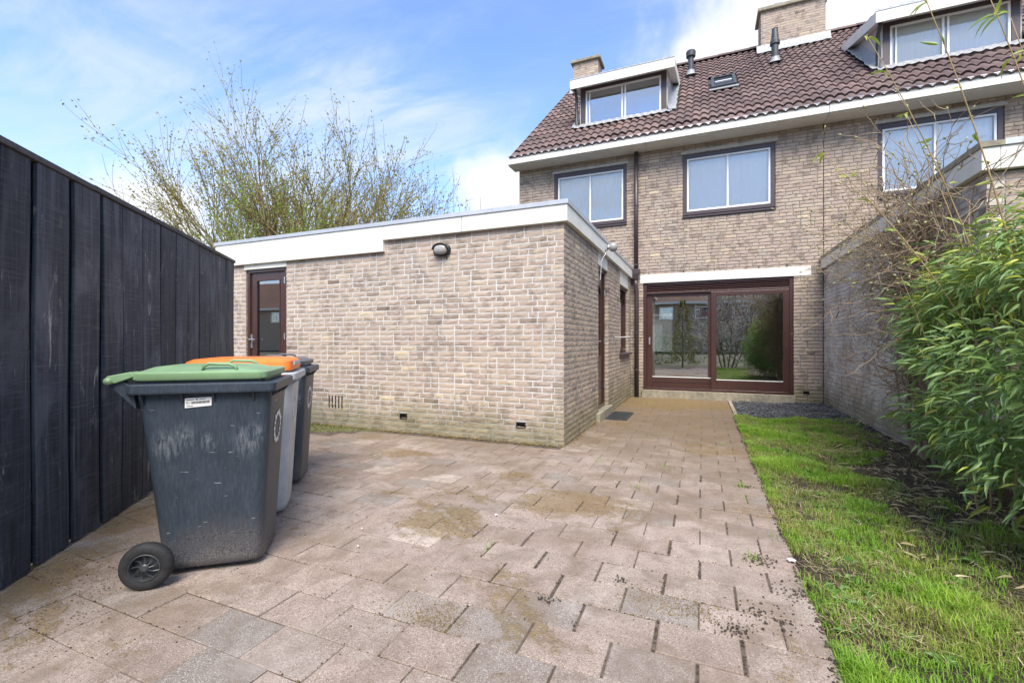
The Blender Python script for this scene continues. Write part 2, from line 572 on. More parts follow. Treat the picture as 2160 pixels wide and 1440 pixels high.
M['white'] = panel_material()
M['white_trim'] = simple('white_frame', (.80, .80, .79), .35, 20, .03, .02)
M['zinc'] = simple('zinc_trim', (.52, .54, .57), .42, 16, .12, .1, metal=.35)
M['brown'] = simple('brown_paint', (.058, .026, .022), .32, 25, .15, .06, .001, coat=.25)
M['brown_dark'] = simple('plum_brown_paint', (.062, .043, .047), .4, 25, .15, .06, .001)
M['concrete'] = simple('concrete', (.46, .44, .41), .85, 30, .16, .4, .004)
M['concrete_dirty'] = simple('mossy_concrete', (.30, .27, .20), .9, 14, .35, .5, .006)
M['tile'] = tile_material()
M['lead'] = lead_material()
M['deck'] = simple('roof_felt', (.05, .045, .045), .9)
M['glass'] = glass_material('window_glass', (.95, .96, .96), .05, 1.5)
M['glass_dark'] = glass_material('door_glass', (.60, .64, .62), .36, 1.8)
M['glass_sky'] = glass_material('dormer_glass', (.5, .56, .62), .30, 1.8)
M['blind'] = simple('blind_fabric', (.90, .87, .81), .8, 8, .02, .02)
M['bin_dark'] = bin_material('bin_plastic_dark', (.024, .035, .050))
M['bin_grey'] = bin_material('bin_plastic_grey', (.40, .42, .43), (.20, .20, .19))
M['lid_green'] = bin_material('lid_plastic_green', (.185, .30, .155), (.45, .52, .42), False, .5)
M['lid_orange'] = bin_material('lid_plastic_orange', (.86, .19, .022), (.9, .45, .25), False, .4)
M['lid_dark'] = bin_material('lid_plastic_dark', (.085, .09, .105), (.3, .3, .32), False, .6)
M['rubber'] = simple('tyre_rubber', (.022, .022, .023), .75, 180, .6, .4, .002)
M['hub'] = simple('hub_plastic', (.045, .048, .052), .45, 60, .3, .2)
M['paper'] = simple('sticker_paper', (.72, .72, .70), .6, 40, .06, .05)
M['ink'] = simple('ink', (.05, .05, .05), .7)
M['logo'] = simple('white_print', (.78, .79, .80), .6, 120, .18, .2)
M['black'] = simple('black_plastic', (.016, .017, .019), .4, 60, .2, .1)
M['lampglass'] = simple('frosted_lamp_glass', (.34, .33, .31), .22, 25, .12, .05)
M['steel'] = simple('galvanised_steel', (.50, .51, .52), .38, 50, .15, .1, metal=.75)
M['chrome'] = simple('satin_handle', (.68, .68, .68), .25, 60, .05, .02, metal=.8)
M['soil'] = soil_material()
M['joint'] = simple('joint_dirt', (.115, .088, .066), .95, 45, .5, .8, .006)
M['gravel'] = simple('dark_gravel', (.085, .09, .10), .75, 55, .6, .3, .004)
M['crumb'] = simple('soil_crumb', (.065, .047, .034), .95, 80, .4)
M['mosstuft'] = simple('moss', (.19, .135, .04), .95, 60, .45, .8, .01)
M['grass'] = leaf_material('grass_blade', [(0, (.42, .33, .17)), (.14, (.33, .29, .11)), (.22, (.32, .38, .07)), (.5, (.19, .38, .035)), (.75, (.26, .46, .04)), (1, (.42, .57, .07))], .35, .5)
M['straw'] = leaf_material('straw', [(0, (.30, .23, .13)), (.5, (.46, .37, .22)), (1, (.60, .51, .33))], .1, .7)
M['weed'] = leaf_material('weed_leaf', [(0, (.06, .15, .025)), (1, (.17, .31, .06))], .25, .4)
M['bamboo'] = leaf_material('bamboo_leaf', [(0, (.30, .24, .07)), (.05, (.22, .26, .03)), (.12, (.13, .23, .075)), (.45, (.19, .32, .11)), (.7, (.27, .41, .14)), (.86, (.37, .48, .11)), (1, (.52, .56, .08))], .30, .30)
M['culm'] = bark_material('bamboo_culm', (.20, .15, .07), (.40, .29, .15))
M['twig'] = bark_material('climber_bark', (.19, .135, .085), (.38, .29, .19))
M['bud'] = leaf_material('bud', [(0, (.34, .34, .14)), (1, (.55, .55, .28))], .2, .5)
M['treebark'] = bark_material('tree_bark', (.13, .10, .05), (.27, .22, .12))
M['treeleaf'] = leaf_material('young_leaf', [(0, (.22, .165, .07)), (.35, (.30, .25, .07)), (.7, (.38, .345, .07)), (1, (.52, .47, .10))], .4)
M['shrubleaf'] = leaf_material('fresh_leaf', [(0, (.16, .25, .04)), (1, (.32, .43, .08))], .4)
M['conifer'] = leaf_material('golden_conifer', [(0, (.07, .08, .015)), (.5, (.22, .19, .03)), (1, (.40, .31, .05))], .2)
M['blossom'] = leaf_material('blossom', [(0, (.55, .48, .50)), (1, (.85, .78, .80))], .3)
M['hedge'] = leaf_material('hedge_leaf', [(0, (.02, .045, .012)), (1, (.06, .115, .025))], .2)
M['farbrick'] = far_brick_material()
M['farroof'] = simple('far_roof', (.28, .15, .09), .8, 5, .2, .3, .02)
M['plaster'] = simple('interior_plaster', (.55, .53, .48), .9, 5, .05)
M['floor_tile'] = simple('interior_floor', (.26, .25, .24), .35, 9, .1)

# ------------------------------------------------------------------ key dimensions of the place
YA, XA = 4.614, -1.346           # front face and side face of the annex
XAL = -6.72                      # its far end
YF = 9.45                        # garden facade
XH0, XP = -3.80, 1.957           # free end of the terrace, party line
XR = 1.957                       # side wall of the neighbouring annex
YB = 4.50                        # its front
FA, FB = Vector((-2.929, .989, 0)), Vector((-4.906, 3.489, 0))   # foot of the fence
FDIR = (FB - FA).normalized()
FOUT = Vector((FDIR.y, -FDIR.x, 0))   # towards the patio
CH = .0625                       # brick course

# ------------------------------------------------------------------ ground
g = MB()
g.add([(-800, -800, -.06), (800, -800, -.06), (800, 800, -.06), (-800, 800, -.06)], [(0, 1, 2, 3)])
o = g.build('ground', simple('far_ground', (.11, .105, .06), .95, .8, .3, .3, .02))
tag(o, 'wide dark earth around the houses and garden', 'ground', kind='structure')

# patio: bedding sheet with the paving stones as its parts
g = MB()
g.box(-6.9, .435, -2.4, YF + .02, -.058, -.0058)
patio = g.build('patio', M['joint'])
tag(patio, 'paved patio of pinkish concrete stones with mossy joints', 'patio', kind='structure')


def paver_mesh(mb, L, Wd, a, rng):
    ch = .0035
    hx, hy = L / 2, Wd / 2
    j = lambda: rng.uniform(-.0015, .0015)
    top = [(-hx + ch + j(), -hy + ch + j(), 0), (hx - ch + j(), -hy + ch + j(), 0), (hx - ch + j(), hy - ch + j(), 0), (-hx + ch + j(), hy - ch + j(), 0)]
    mid = [(-hx, -hy, -ch), (hx, -hy, -ch), (hx, hy, -ch), (-hx, hy, -ch)]
    bot = [(x, y, -.04) for x, y, z in mid]
    fs = [(0, 1, 2, 3)] + [(4 + i, 4 + (i + 1) % 4, (i + 1) % 4, i) for i in range(4)] + [(8 + i, 8 + (i + 1) % 4, 4 + (i + 1) % 4, 4 + i) for i in range(4)]
    mb.add(top + mid + bot, fs, a)


rng = random.Random(21)
pav = []
open_joints = []
y = -2.3
row = 0
while y < YF - .05:
    off = .15 if row % 2 else 0
    xr = .435
    x = xr - (.15 if row % 2 else .30)
    first = True
    x1 = xr
    while x1 > -6.8:
        L = (.15 if (row % 2 and first) else .30)
        x0 = x1 - L
        first = False
        cx, cy = (x0 + x1) / 2, y + .10
        gapx = .003
        if rng.random() < .5 and cx > -1.1 and cy < 4.2:
            gapx = rng.uniform(.004, .009)
        if not (cx < XA - .02 and cy > YA - .06) and not (cx < -1.5 and cy < -.3):
            d = (Vector((cx, cy, 0)) - FA)
            if d.dot(FOUT) > -.4:
                if not (-5.4 < cx < -3.95 and cy > 4.18 and cy < 4.7):
                    t = rng.betavariate(2.0, 2.0)
                    pav.append([cx, cy, L - gapx, .20 - rng.uniform(.002, .004), t])
                    if gapx > .0045:
                        open_joints.append((x0, y, gapx))
        x1 = x0
    y += .20
    row += 1
pav.sort(key=lambda q: -view_size((q[0], q[1], 0), 1))
variants = {}
rest = MB()
for i, (cx, cy, L, Wd, t) in enumerate(pav):
    dz, rx, ry, rz = rng.uniform(-.0035, .002), rng.uniform(-.006, .006), rng.uniform(-.005, .005), rng.uniform(-.004, .004)
    if i < 300:
        k = (round(L, 2), int(t * 9.99))
        if k not in variants:
            b = MB(); paver_mesh(b, k[0] - .004 if L > k[0] - .006 else L, .197, (k[1] + .5) / 10, rng)
            variants[k] = b.mesh('paver', M['paver'], attr=True)
        p = link('paver', variants[k], patio, False)
        p.location = (cx, cy, dz)
        p.rotation_euler = (rx, ry, rz)
    else:
        b = MB(); paver_mesh(b, L, Wd, t, rng)
        mt = Matrix.Translation((cx, cy, dz)) @ Euler((rx, ry, rz)).to_matrix().to_4x4()
        rest.add([tuple(mt @ Vector(v)) for v in b.v], b.f, t)
o = rest.build('distant_pavers', M['paver'], patio, attr=True)
o['kind'] = 'stuff'

# narrow concrete edging between path and gravel
g = MB()
for k in range(2):
    g = MB(); g.box(.438, .492, 7.62 + k * .9, 7.62 + k * .9 + .894, -.05, .012)
    e = g.build('edging_stone', M['concrete_dirty'], patio, bevel=.004)

# ------------------------------------------------------------------ bricks
def brick_verts(L, H, D, rng, rough=.0022):
    """box with an uneven front; local x along the wall, y into the wall, z up; origin at lower front left"""
    nx, nz = 4, 2
    vs, fs = [], []
    for j in range(nz + 1):
        for i in range(nx + 1):
            e = i in (0, nx) or j in (0, nz)
            x = L * i / nx + (rng.uniform(-.003, .003) if i not in (0, nx) else rng.uniform(-.0018, .0018))
            z = H * j / nz + (rng.uniform(-.0025, .0022) if j in (0, nz) else rng.uniform(-.006, .006))
            yy = rng.uniform(.0015, .0042) if e else rng.uniform(-rough, rough)
            vs.append((x, yy, z))
    for j in range(nz):
        for i in range(nx):
            k = j * (nx + 1) + i
            fs.append((k, k + 1, k + nx + 2, k + nx + 1))
    ring = list(range(0, nx + 1)) + [(nx + 1) * j + nx for j in range(1, nz + 1)] + [(nx + 1) * nz + i for i in range(nx - 1, -1, -1)] + [(nx + 1) * j for j in range(nz - 1, 0, -1)]
    k0 = len(vs)
    for r_ in ring:
        vs.append((vs[r_][0], D, vs[r_][2]))
    n = len(ring)
    for i in range(n):
        fs.append((ring[(i + 1) % n], ring[i], k0 + i, k0 + (i + 1) % n))
    return vs, fs


BR_CACHE = {}


def brick_tint(rng):
    return min(1, max(0, rng.gauss(.5, .19)))


def brick_wall(parent, name, origin, rotz, W, H, openings, mortar, seed, ends=(0, 0), depth=.10, recess=.006, bricks_shown=300, gone=None, label=None, bmat=None):
    """ends: 0 straight, +1 quoin that starts with a full brick, -1 the other half of that quoin"""
    rng = random.Random(seed)
    mt = Matrix.Translation(origin) @ Matrix.Rotation(rotz, 4, 'Z')
    # mortar body
    inset = .007
    us = sorted(set([inset, W - inset] + [min(max(v, inset), W - inset) for o_ in openings for v in (o_[0] - inset, o_[1] + inset)]))
    zs = sorted(set([0, H] + [min(max(v, 0), H) for o_ in openings for v in (o_[2] - inset if o_[2] > 0 else 0, o_[3] + inset)]))
    mb = MB()
    for i in range(len(us) - 1):
        for j in range(len(zs) - 1):
            um, zm = (us[i] + us[i + 1]) / 2, (zs[j] + zs[j + 1]) / 2
            if any(o_[0] < um < o_[1] and o_[2] < zm < o_[3] for o_ in openings):
                continue
            if us[i + 1] - us[i] < 1e-5 or zs[j + 1] - zs[j] < 1e-5:
                continue
            mb.box(us[i], us[i + 1], recess, .2, zs[j], zs[j + 1])
    wall = mb.build(name, mortar, parent, world_space=False)
    pm = parent.matrix_basis
    wall.matrix_basis = pm.inverted() @ mt
    if label: wall['label'] = label
    todo = []
    n = int(round(H / CH))
    for i in range(n):
        z0 = i * CH + .0045
        zc = z0 + .026
        a, b = 0.0, W
        for k, e in ((0, ends[0]), (1, ends[1])):
            if e:
                cut = (i % 2 == 0) if e < 0 else (i % 2 == 1)
                if cut:
                    if k == 0: a += depth + .010
                    else: b -= depth + .010
        spans = [(a, b)]
        for o_ in openings:
            if o_[2] < zc < o_[3]:
                ns = []
                for s0, s1 in spans:
                    if o_[1] <= s0 or o_[0] >= s1: ns.append((s0, s1)); continue
                    if o_[0] > s0: ns.append((s0, o_[0]))
                    if o_[1] < s1: ns.append((o_[1], s1))
                spans = ns
        for s0, s1 in spans:
            u = s0
            firstb = True
            while u < s1 - .02:
                L = .204 if rng.random() < .78 else .098
                if firstb:
                    L = rng.choice((.204, .098, .150) if i % 2 else (.098, .204, .150))
                firstb = False
                rem = s1 - u
                if rem < L + .07:
                    L = rem if rem < .235 else rem - .104
                if L > .02:
                    skip = gone and any(gz0 < zc < gz1 and gu0 < u + L / 2 < gu1 for gu0, gu1, gz0, gz1 in gone)
                    if not skip:
                        todo.append((u, z0, L, brick_tint(rng)))
                u += L + .012
    todo.sort(key=lambda q: -view_size(mt @ Vector((q[0] + q[2] / 2, 0, q[1] + .03)), q[2]) if bricks_shown else 0)
    rest = MB()
    for i, (u, z0, L, t) in enumerate(todo):
        dy = rng.uniform(-.001, .001)
        if i < bricks_shown:
            v_ = rng.randrange(3)
            k = (round(L, 2), int(t * 11.99), v_, bool(bmat))
            if k not in BR_CACHE:
                rr = random.Random(hash(k) & 0xffff)
                vs, fs = brick_verts(k[0], .0505, depth, rr)
                bm_ = MB(); bm_.add(vs, fs, (k[1] + .5) / 12)
                BR_CACHE[k] = bm_.mesh('brick', bmat or M['brick'], attr=True)
            o_ = link('brick', BR_CACHE[k], wall, False)
            o_.location = (u, dy, z0)
            o_.scale = (L / k[0], 1, 1)
        else:
            vs, fs = brick_verts(L, .0505, depth, rng)
            rest.add([(x + u, y_ + dy, z + z0) for x, y_, z in vs], fs, t)
    if rest.v:
        o_ = rest.build('brick_courses', bmat or M['brick'], wall, attr=True, world_space=False)
        o_['kind'] = 'stuff'
    return wall


# ------------------------------------------------------------------ annex
annex = thing('brick_annex', (-4.0, YA, 0), 'single storey flat-roofed tan brick annex with cream fascia and brown doors', 'building')
H_AN = 2.40
door_f = (XAL, -6.19, -5.37)
# front wall (faces the camera); opening for the brown door
brick_wall(annex, 'front_wall', (XAL, YA, 0), 0, XA - XAL, 38 * CH, [(-6.185 - XAL, -5.372 - XAL, 0, 2.28), (-3.447 - XAL, -3.34 - XAL, CH * 2.1 + .03, CH * 3.1 + .03), (-1.893 - XAL, -1.783 - XAL, CH * 2.1 + .03, CH * 3.1 + .03)], M['mortar_light'], 3, (0, 1), recess=.0048)
# side wall: +X face, u runs along +Y
brick_wall(annex, 'side_wall', (XA, YA, 0), R(90), YF - YA - .01, 38 * CH, [(6.33 - YA, 7.05 - YA, 0, 2.40), (8.14 - YA, 9.14 - YA, CH * 14, 2.40)], M['mortar_mid'], 4, (-1, 0), recess=.006)
# roof slab
g = MB(); g.box(XAL - .02, XA - .03, YA + .06, YF - .02, 2.42, 2.56)
g.build('roof_slab', M['deck'], annex)
# fascia boards: front low part (two panels), tall part over the door (two panels), side panels
yf0 = YA - .045
for (x0, x1, z0) in ((-2.55, XA + .05, 2.375), (-3.665, -2.553, 2.375), (-6.03, -3.668, 2.235), (-6.79, -6.033, 2.235)):
    g = MB(); g.box(x0, x1 - .003, yf0, YA + .06, z0, 2.552)
    g.build('fascia_panel', M['white'], annex, bevel=.003)
for (y0, y1) in ((YA + .062, 6.50), (6.503, YF - .055)):
    g = MB(); g.box(XA - .06, XA + .047, y0, y1, 2.385, 2.552)
    g.build('fascia_panel', M['white'], annex, bevel=.003)
# metal roof trim with joints, on two sides
xs = [-6.81, -6.30, -4.3, -2.15, XA + .062]
for i in range(4):
    g = MB(); g.prism([(yf0 - .012, 2.553), (yf0 - .012, 2.60), (yf0 + .10, 2.592), (yf0 + .10, 2.553)], 'x', xs[i], xs[i + 1] - .003)
    g.build('roof_trim', M['zinc'], annex)
g = MB(); g.prism([(XA + .06, 2.5535), (XA + .06, 2.60), (XA - .05, 2.592), (XA - .05, 2.5535)], 'y', yf0 + .101, YF - .05)
g.build('roof_trim', M['zinc'], annex)


# front door
def door_parts(parent, frame_m, x0, x1, z0, z1, y):
    d = frame_rect(MB(), x0, x1, z0, z1, .045, y - .01, y + .09).build('door_frame', M['brown'], parent, bevel=.003)
    return d


door = MB()
x0, x1, z0, z1 = -6.175, -5.382, .06, 2.16
door_parts(annex, M['brown'], x0, x1, z0, z1, YA + .03)
frame_rect(door, x0 + .048, x1 - .048, z0 + .02, z1 - .048, .115, YA + .045, YA + .085, .11, .28)
dr = door.build('door', M['brown'], annex, bevel=.003)
g = MB(); g.box(x0 + .16, x1 - .16, YA + .062, YA + .068, z0 + .29, z1 - .155)
g.build('door_glass', M['glass_dark'], dr)
frame_rect(MB(), x0 + .157, x1 - .157, z0 + .287, z1 - .152, .012, YA + .038, YA + .046).build('glazing_bead', M['brown'], dr)
g = MB(); g.box(-6.135, -6.10, YA + .036, YA + .0445, 1.02, 1.22); g.tube([(-6.118, YA + .036, 1.145), (-6.118, YA - .005, 1.145)], .009, 8); g.tube([(-6.118, YA - .005, 1.145), (-6.0, YA - .005, 1.145)], .009, 8)
g.build('door_handle', M['chrome'], dr)
for zz in (1.98, 1.19, .32):
    g = MB(); g.tube([(-5.43, YA + .025, zz - .045), (-5.43, YA + .025, zz + .045)], .010, 8)
    g.build('hinge', M['chrome'], dr)
g = MB(); g.box(-6.215, -5.36, YA - .006, YA + .1, 2.163, 2.234)
g.build('door_lintel_board', M['white'], annex)
g = MB(); g.box(-6.2, -5.36, YA - .03, YA + .12, -.03, .058)
g.build('door_step', M['concrete'], annex)
# dark space and pale room behind the doors
g = MB(); g.box(XAL + .3, XA - .35, YA + 1.6, YA + 1.65, 0, 2.4)
g.build('inner_wall', M['plaster'], annex)
g = MB(); g.box(XAL + .02, XAL + .12, YA + .21, YF - .02, 0, 2.41); g.build('far_wall', M['farbrick'], annex)

# side door (recessed in the +X face)
sx = XA - .055
d = MB()
def frame_x(mb, y0, y1, z0, z1, wd, xa, xb, wt=None, wb=None):
    wt = wd if wt is None else wt
    wb = wd if wb is None else wb
    mb.box(xa, xb, y0, y0 + wd, z0, z1); mb.box(xa, xb, y1 - wd, y1, z0, z1)
    mb.box(xa, xb, y0 + wd, y1 - wd, z0, z0 + wb); mb.box(xa, xb, y0 + wd, y1 - wd, z1 - wt, z1)
    return mb
frame_x(MB(), 6.335, 7.045, .13, 2.20, .05, sx - .09, sx).build('door_frame', M['brown'], annex, bevel=.003)
sd = frame_x(MB(), 6.388, 6.992, .15, 2.146, .10, sx - .07, sx - .025, .16, .75).build('side_door', M['brown'], annex, bevel=.003)
g = MB(); g.box(sx - .052, sx - .045, 6.49, 6.89, .905, 1.98); g.build('door_glass', M['glass_dark'], sd)
g = MB(); g.prism([(6.489, 1.84), (6.489, 1.985), (6.891, 1.985), (6.891, 1.84), (6.84, 1.92), (6.77, 1.96), (6.61, 1.96), (6.54, 1.92)], 'x', sx - .04, sx - .028); g.build('arched_panel', M['brown'], sd)
for zz in (.32, .42, .52, .62, .72, .80):
    g = MB(); g.box(sx - .0245, sx - .020, 6.41, 6.97, zz, zz + .006); g.build('panel_groove', M['black'], sd)
for zz in (1.86, 1.12, .45):
    g = MB(); g.tube([(sx + .006, 7.0, zz - .045), (sx + .006, 7.0, zz + .045)], .010, 8); g.build('hinge', M['chrome'], sd)
g = MB(); g.tube([(sx - .02, 6.44, 1.12), (sx + .04, 6.44, 1.12)], .009, 8); g.tube([(sx + .04, 6.44, 1.12), (sx + .04, 6.56, 1.12)], .009, 8); g.build('door_handle', M['chrome'], sd)
g = MB(); g.box(sx - .05, XA - .012, 6.335, 7.045, 2.203, 2.384); g.build('transom_board', M['white'], annex)
g = MB(); g.box(XA - .15, XA + .05, 6.20, 7.16, -.03, .125); g.build('door_step', M['concrete_dirty'], annex, bevel=.008)
# side window
frame_x(MB(), 8.145, 9.135, .93, 2.14, .06, sx - .08, sx).build('window_frame', M['brown'], annex, bevel=.003)
g = MB(); g.box(sx - .05, sx - .044, 8.206, 9.074, .99, 1.90); g.build('window_pane', M['glass_dark'], annex)
for k in range(4):
    g = MB(); zz = 1.905 + k * .045; g.prism([(sx - .06, zz), (sx - .012, zz - .012), (sx - .012, zz - .004), (sx - .06, zz + .012)], 'y', 8.206, 9.074); g.build('vent_slat', M['brown'], annex)
g = MB(); g.box(sx - .05, XA - .012, 8.145, 9.135, 2.143, 2.384); g.build('transom_board', M['white'], annex)
g = MB(); g.prism([(XA - .1, .875), (XA + .06, .865), (XA + .06, .895), (XA - .1, .925)], 'y', 8.08, 9.2); g.build('window_sill', M['brown_dark'], annex)
# black weep vents
for (a, b) in ((-3.445, -3.342), (-1.891, -1.785)):
    g = MB(); frame_rect(g, a, b, CH * 2.1 + .033, CH * 3.1 + .027, .008, YA - .004, YA + .05)
    for k in range(3):
        zz = CH * 2.1 + .045 + k * .013
        g.box(a + .008, b - .008, YA + .012, YA + .03, zz, zz + .004)
    g.build('air_vent', M['black'], annex)
    g = MB(); g.box(a + .002, b - .002, YA + .055, YA + .06, CH * 2.1 + .035, CH * 3.1 + .025); g.build('vent_back', M['black'], annex)
# open perpends (five dark slots) low in the wall
for k in range(5):
    xx = -4.59 + k * .055
    g = MB(); g.box(xx, xx + .012, YA - .0045, YA + .01, .24, .40); g.build('vent_slot', M['black'], annex)

# ------------------------------------------------------------------ lamps and fittings on the annex
lamp = thing('wall_lamp', (-2.83, YA, 2.19), 'black oval bulkhead lamp with frosted glass on the annex brick wall', 'lamp')
g = MB()
def oval(mb, cx, cz, prof, sides=28, ax=1.55):
    k = len(mb.v)
    for r_, yy in prof:
        for j in range(sides):
            an = 2 * math.pi * j / sides
            ca, sa = math.cos(an), math.sin(an)
            e = .8
            mb.v.append((cx + r_ * ax * math.copysign(abs(ca) ** e, ca), yy, cz + r_ * math.copysign(abs(sa) ** e, sa)))
    for i in range(len(prof) - 1):
        for j in range(sides):
            j2 = (j + 1) % sides
            mb.f.append((k + i * sides + j, k + i * sides + j2, k + (i + 1) * sides + j2, k + (i + 1) * sides + j)); mb.a.append(.5)
oval(g, -2.83, 2.19, [(.072, YA), (.074, YA - .03), (.068, YA - .042), (.058, YA - .044), (.056, YA - .036)])
g.build('lamp_base', M['black'], lamp, smooth=True)
g = MB(); oval(g, -2.83, 2.19, [(.057, YA - .036), (.056, YA - .06), (.047, YA - .078), (.03, YA - .088), (.001, YA - .091)])
g.build('lamp_glass', M['lampglass'], lamp, smooth=True)
g = MB()
k = 12
for i in range(k):
    a0 = math.pi * i / k; a1 = math.pi * (i + 1) / k
    for yy0, yy1 in ((YA - .0, YA - .085),):
        P = lambda an, rr, y_: (-2.83 + rr * 1.5 * math.cos(an), y_, 2.195 + rr * math.sin(an))
        g.add([P(a0, .062, yy0), P(a1, .062, yy0), P(a1, .062, yy1), P(a0, .062, yy1), P(a0, .068, yy0), P(a1, .068, yy0), P(a1, .068, yy1), P(a0, .068, yy1)], [(0, 1, 2, 3), (7, 6, 5, 4), (3, 2, 6, 7)])
g.build('lamp_hood', M['black'], lamp)
g = MB(); g.tube([(-2.77, YA - .02, 2.13), (-2.765, YA - .02, 2.105), (-2.77, YA - .004, 2.085)], .007, 6)
g.build('cable', M['black'], lamp)

spot = thing('garden_spotlight', (XA + .05, 6.57, 2.47), 'round glass spotlight with hanging cable on the annex fascia corner side', 'lamp')
g = MB(); g.box(XA + .048, XA + .075, 6.53, 6.60, 2.43, 2.52)
g.lathe([(.001, 0), (.035, 0), (.038, .03), (.03, .05)], (XA + .075, 6.565, 2.475), (1, -.25, -.1), 14)
g.build('lamp_base', M['steel'], spot)
g = MB(); g.lathe([(.035, .045), (.060, .06), (.068, .09), (.062, .12), (.04, .145), (.001, .152)], (XA + .075, 6.565, 2.475), (1, -.25, -.1), 18)
g.build('lamp_glass', M['lampglass'], spot, smooth=True)
g = MB(); g.tube([(XA + .06, 6.56, 2.43), (XA + .055, 6.53, 2.37), (XA + .03, 6.48, 2.31), (XA + .016, 6.44, 2.24), (XA + .014, 6.42, 2.12), (XA + .014, 6.40, 2.02), (XA + .012, 6.37, 1.98)], .005, 6)
g.build('cable', M['zinc'], spot)

hook = thing('wall_bracket', (XA, 7.62, 1.18), 'galvanised bar bracket sticking out of the annex brick pier', 'bracket')
g = MB(); g.box(XA - .003, XA + .006, 7.60, 7.63, 1.09, 1.26); g.build('mounting_plate', M['steel'], hook)
g = MB(); g.tube([(XA, 7.615, 1.185), (XA + .21, 7.615, 1.187)], .010, 8); g.build('bar', M['steel'], hook)
g = MB(); g.lathe([(.001, 0), (.022, 0), (.022, .016), (.012, .02), (.012, .05), (.001, .052)], (XA + .20, 7.615, 1.187), (1, 0, 0), 12); g.build('end_cap', M['steel'], hook)
eye = MB(); eye.tube([(XA, 5.585, 1.79), (XA + .025, 5.585, 1.79), (XA + .03, 5.585, 1.77), (XA + .02, 5.585, 1.755), (XA + .012, 5.585, 1.72)], .005, 6)
tag(eye.build('wall_hook', M['steel']), 'small metal hook screwed into the annex side wall', 'hook')

mat_ = thing('foot_grate', (-1.14, 6.85, 0), 'dark ribbed foot grate lying before the annex side door step', 'grate')
g = MB()
g.box(-1.285, -.985, 6.50, 6.516, .0, .018); g.box(-1.285, -.985, 7.184, 7.20, .0, .018); g.box(-1.285, -1.271, 6.516, 7.184, .0, .018); g.box(-.999, -.985, 6.516, 7.184, .0, .018)
g.build('grate_frame', M['hub'], mat_)
for k in range(17):
    yy = 6.535 + k * .0385
    g = MB(); g.box(-1.271, -.999, yy, yy + .016, .002, .015); g.build('grate_bar', M['hub'], mat_)
g = MB(); g.box(-1.27, -1.0, 6.517, 7.183, -.001, .0035); g.build('grate_tray', M['black'], mat_)

# ------------------------------------------------------------------ terraced houses
house = thing('terraced_house', (-1.0, YF, 0), 'end terrace brick house with brown sliding garden door, dormer and tiled roof', 'building')
nhouse = thing('terraced_house', (4.0, YF, 0), 'adjoining brick terrace house beyond the party joint, behind the bamboo', 'building')
WIN = [(-2.98, -1.431, 3.515, 4.75), (-.359, 1.224, 3.53, 4.76)]
WIN2 = [(2.725, 4.329, 3.525, 4.783), (5.4, 6.9, 3.525, 4.783)]
DOOR = (-1.105, 1.509, 0.0, 2.285)
HF = 79 * CH
ops = [(a - XH0, b - XH0, c, d) for a, b, c, d in WIN] + [(DOOR[0] - XH0, DOOR[1] - XH0, 0, DOOR[3])] + [(1.652 - XH0, 1.745 - XH0, 2.1 * CH + .03, 3.1 * CH + .03)]
gone = [(-1.167 - XH0, 1.773 - XH0, 2.285, 2.46)]
brick_wall(house, 'wall', (XH0, YF, 0), 0, XP - .004 - XH0, HF, ops, M['mortar_dark'], 11, (0, 0), recess=.009, gone=gone)
brick_wall(nhouse, 'wall', (XP + .008, YF, 0), 0, 8.0 - XP, HF, [(a - XP - .008, b - XP - .008, c, d) for a, b, c, d in WIN2], M['mortar_dark'], 12, (0, 0), recess=.009, bricks_shown=200)
# black vent low right of the door
g = MB(); frame_rect(g, 1.654, 1.743, 2.1 * CH + .033, 3.1 * CH + .027, .008, YF - .004, YF + .05)
for k in range(3): g.box(1.662, 1.735, YF + .012, YF + .03, 2.1 * CH + .045 + k * .013, 2.1 * CH + .049 + k * .013)
g.box(1.656, 1.741, YF + .052, YF + .056, 2.1 * CH + .035, 3.1 * CH + .025)
g.build('air_vent', M['black'], house)
# blank gable end and rear wall
g = MB(); g.add([(XH0 + .01, YF + .02, 0), (XH0 + .01, 18.5, 0), (XH0 + .01, 18.5, 5.0), (XH0 + .01, 14.0, 8.95), (XH0 + .01, YF + .02, 5.2)], [(0, 4, 3, 2, 1)])
g.build('gable_wall', M['farbrick'], house)
# expansion joint
g = MB(); g.box(XP - .006, XP + .010, YF + .002, YF + .05, 2.62, HF); g.build('expansion_joint', M['black'], house)


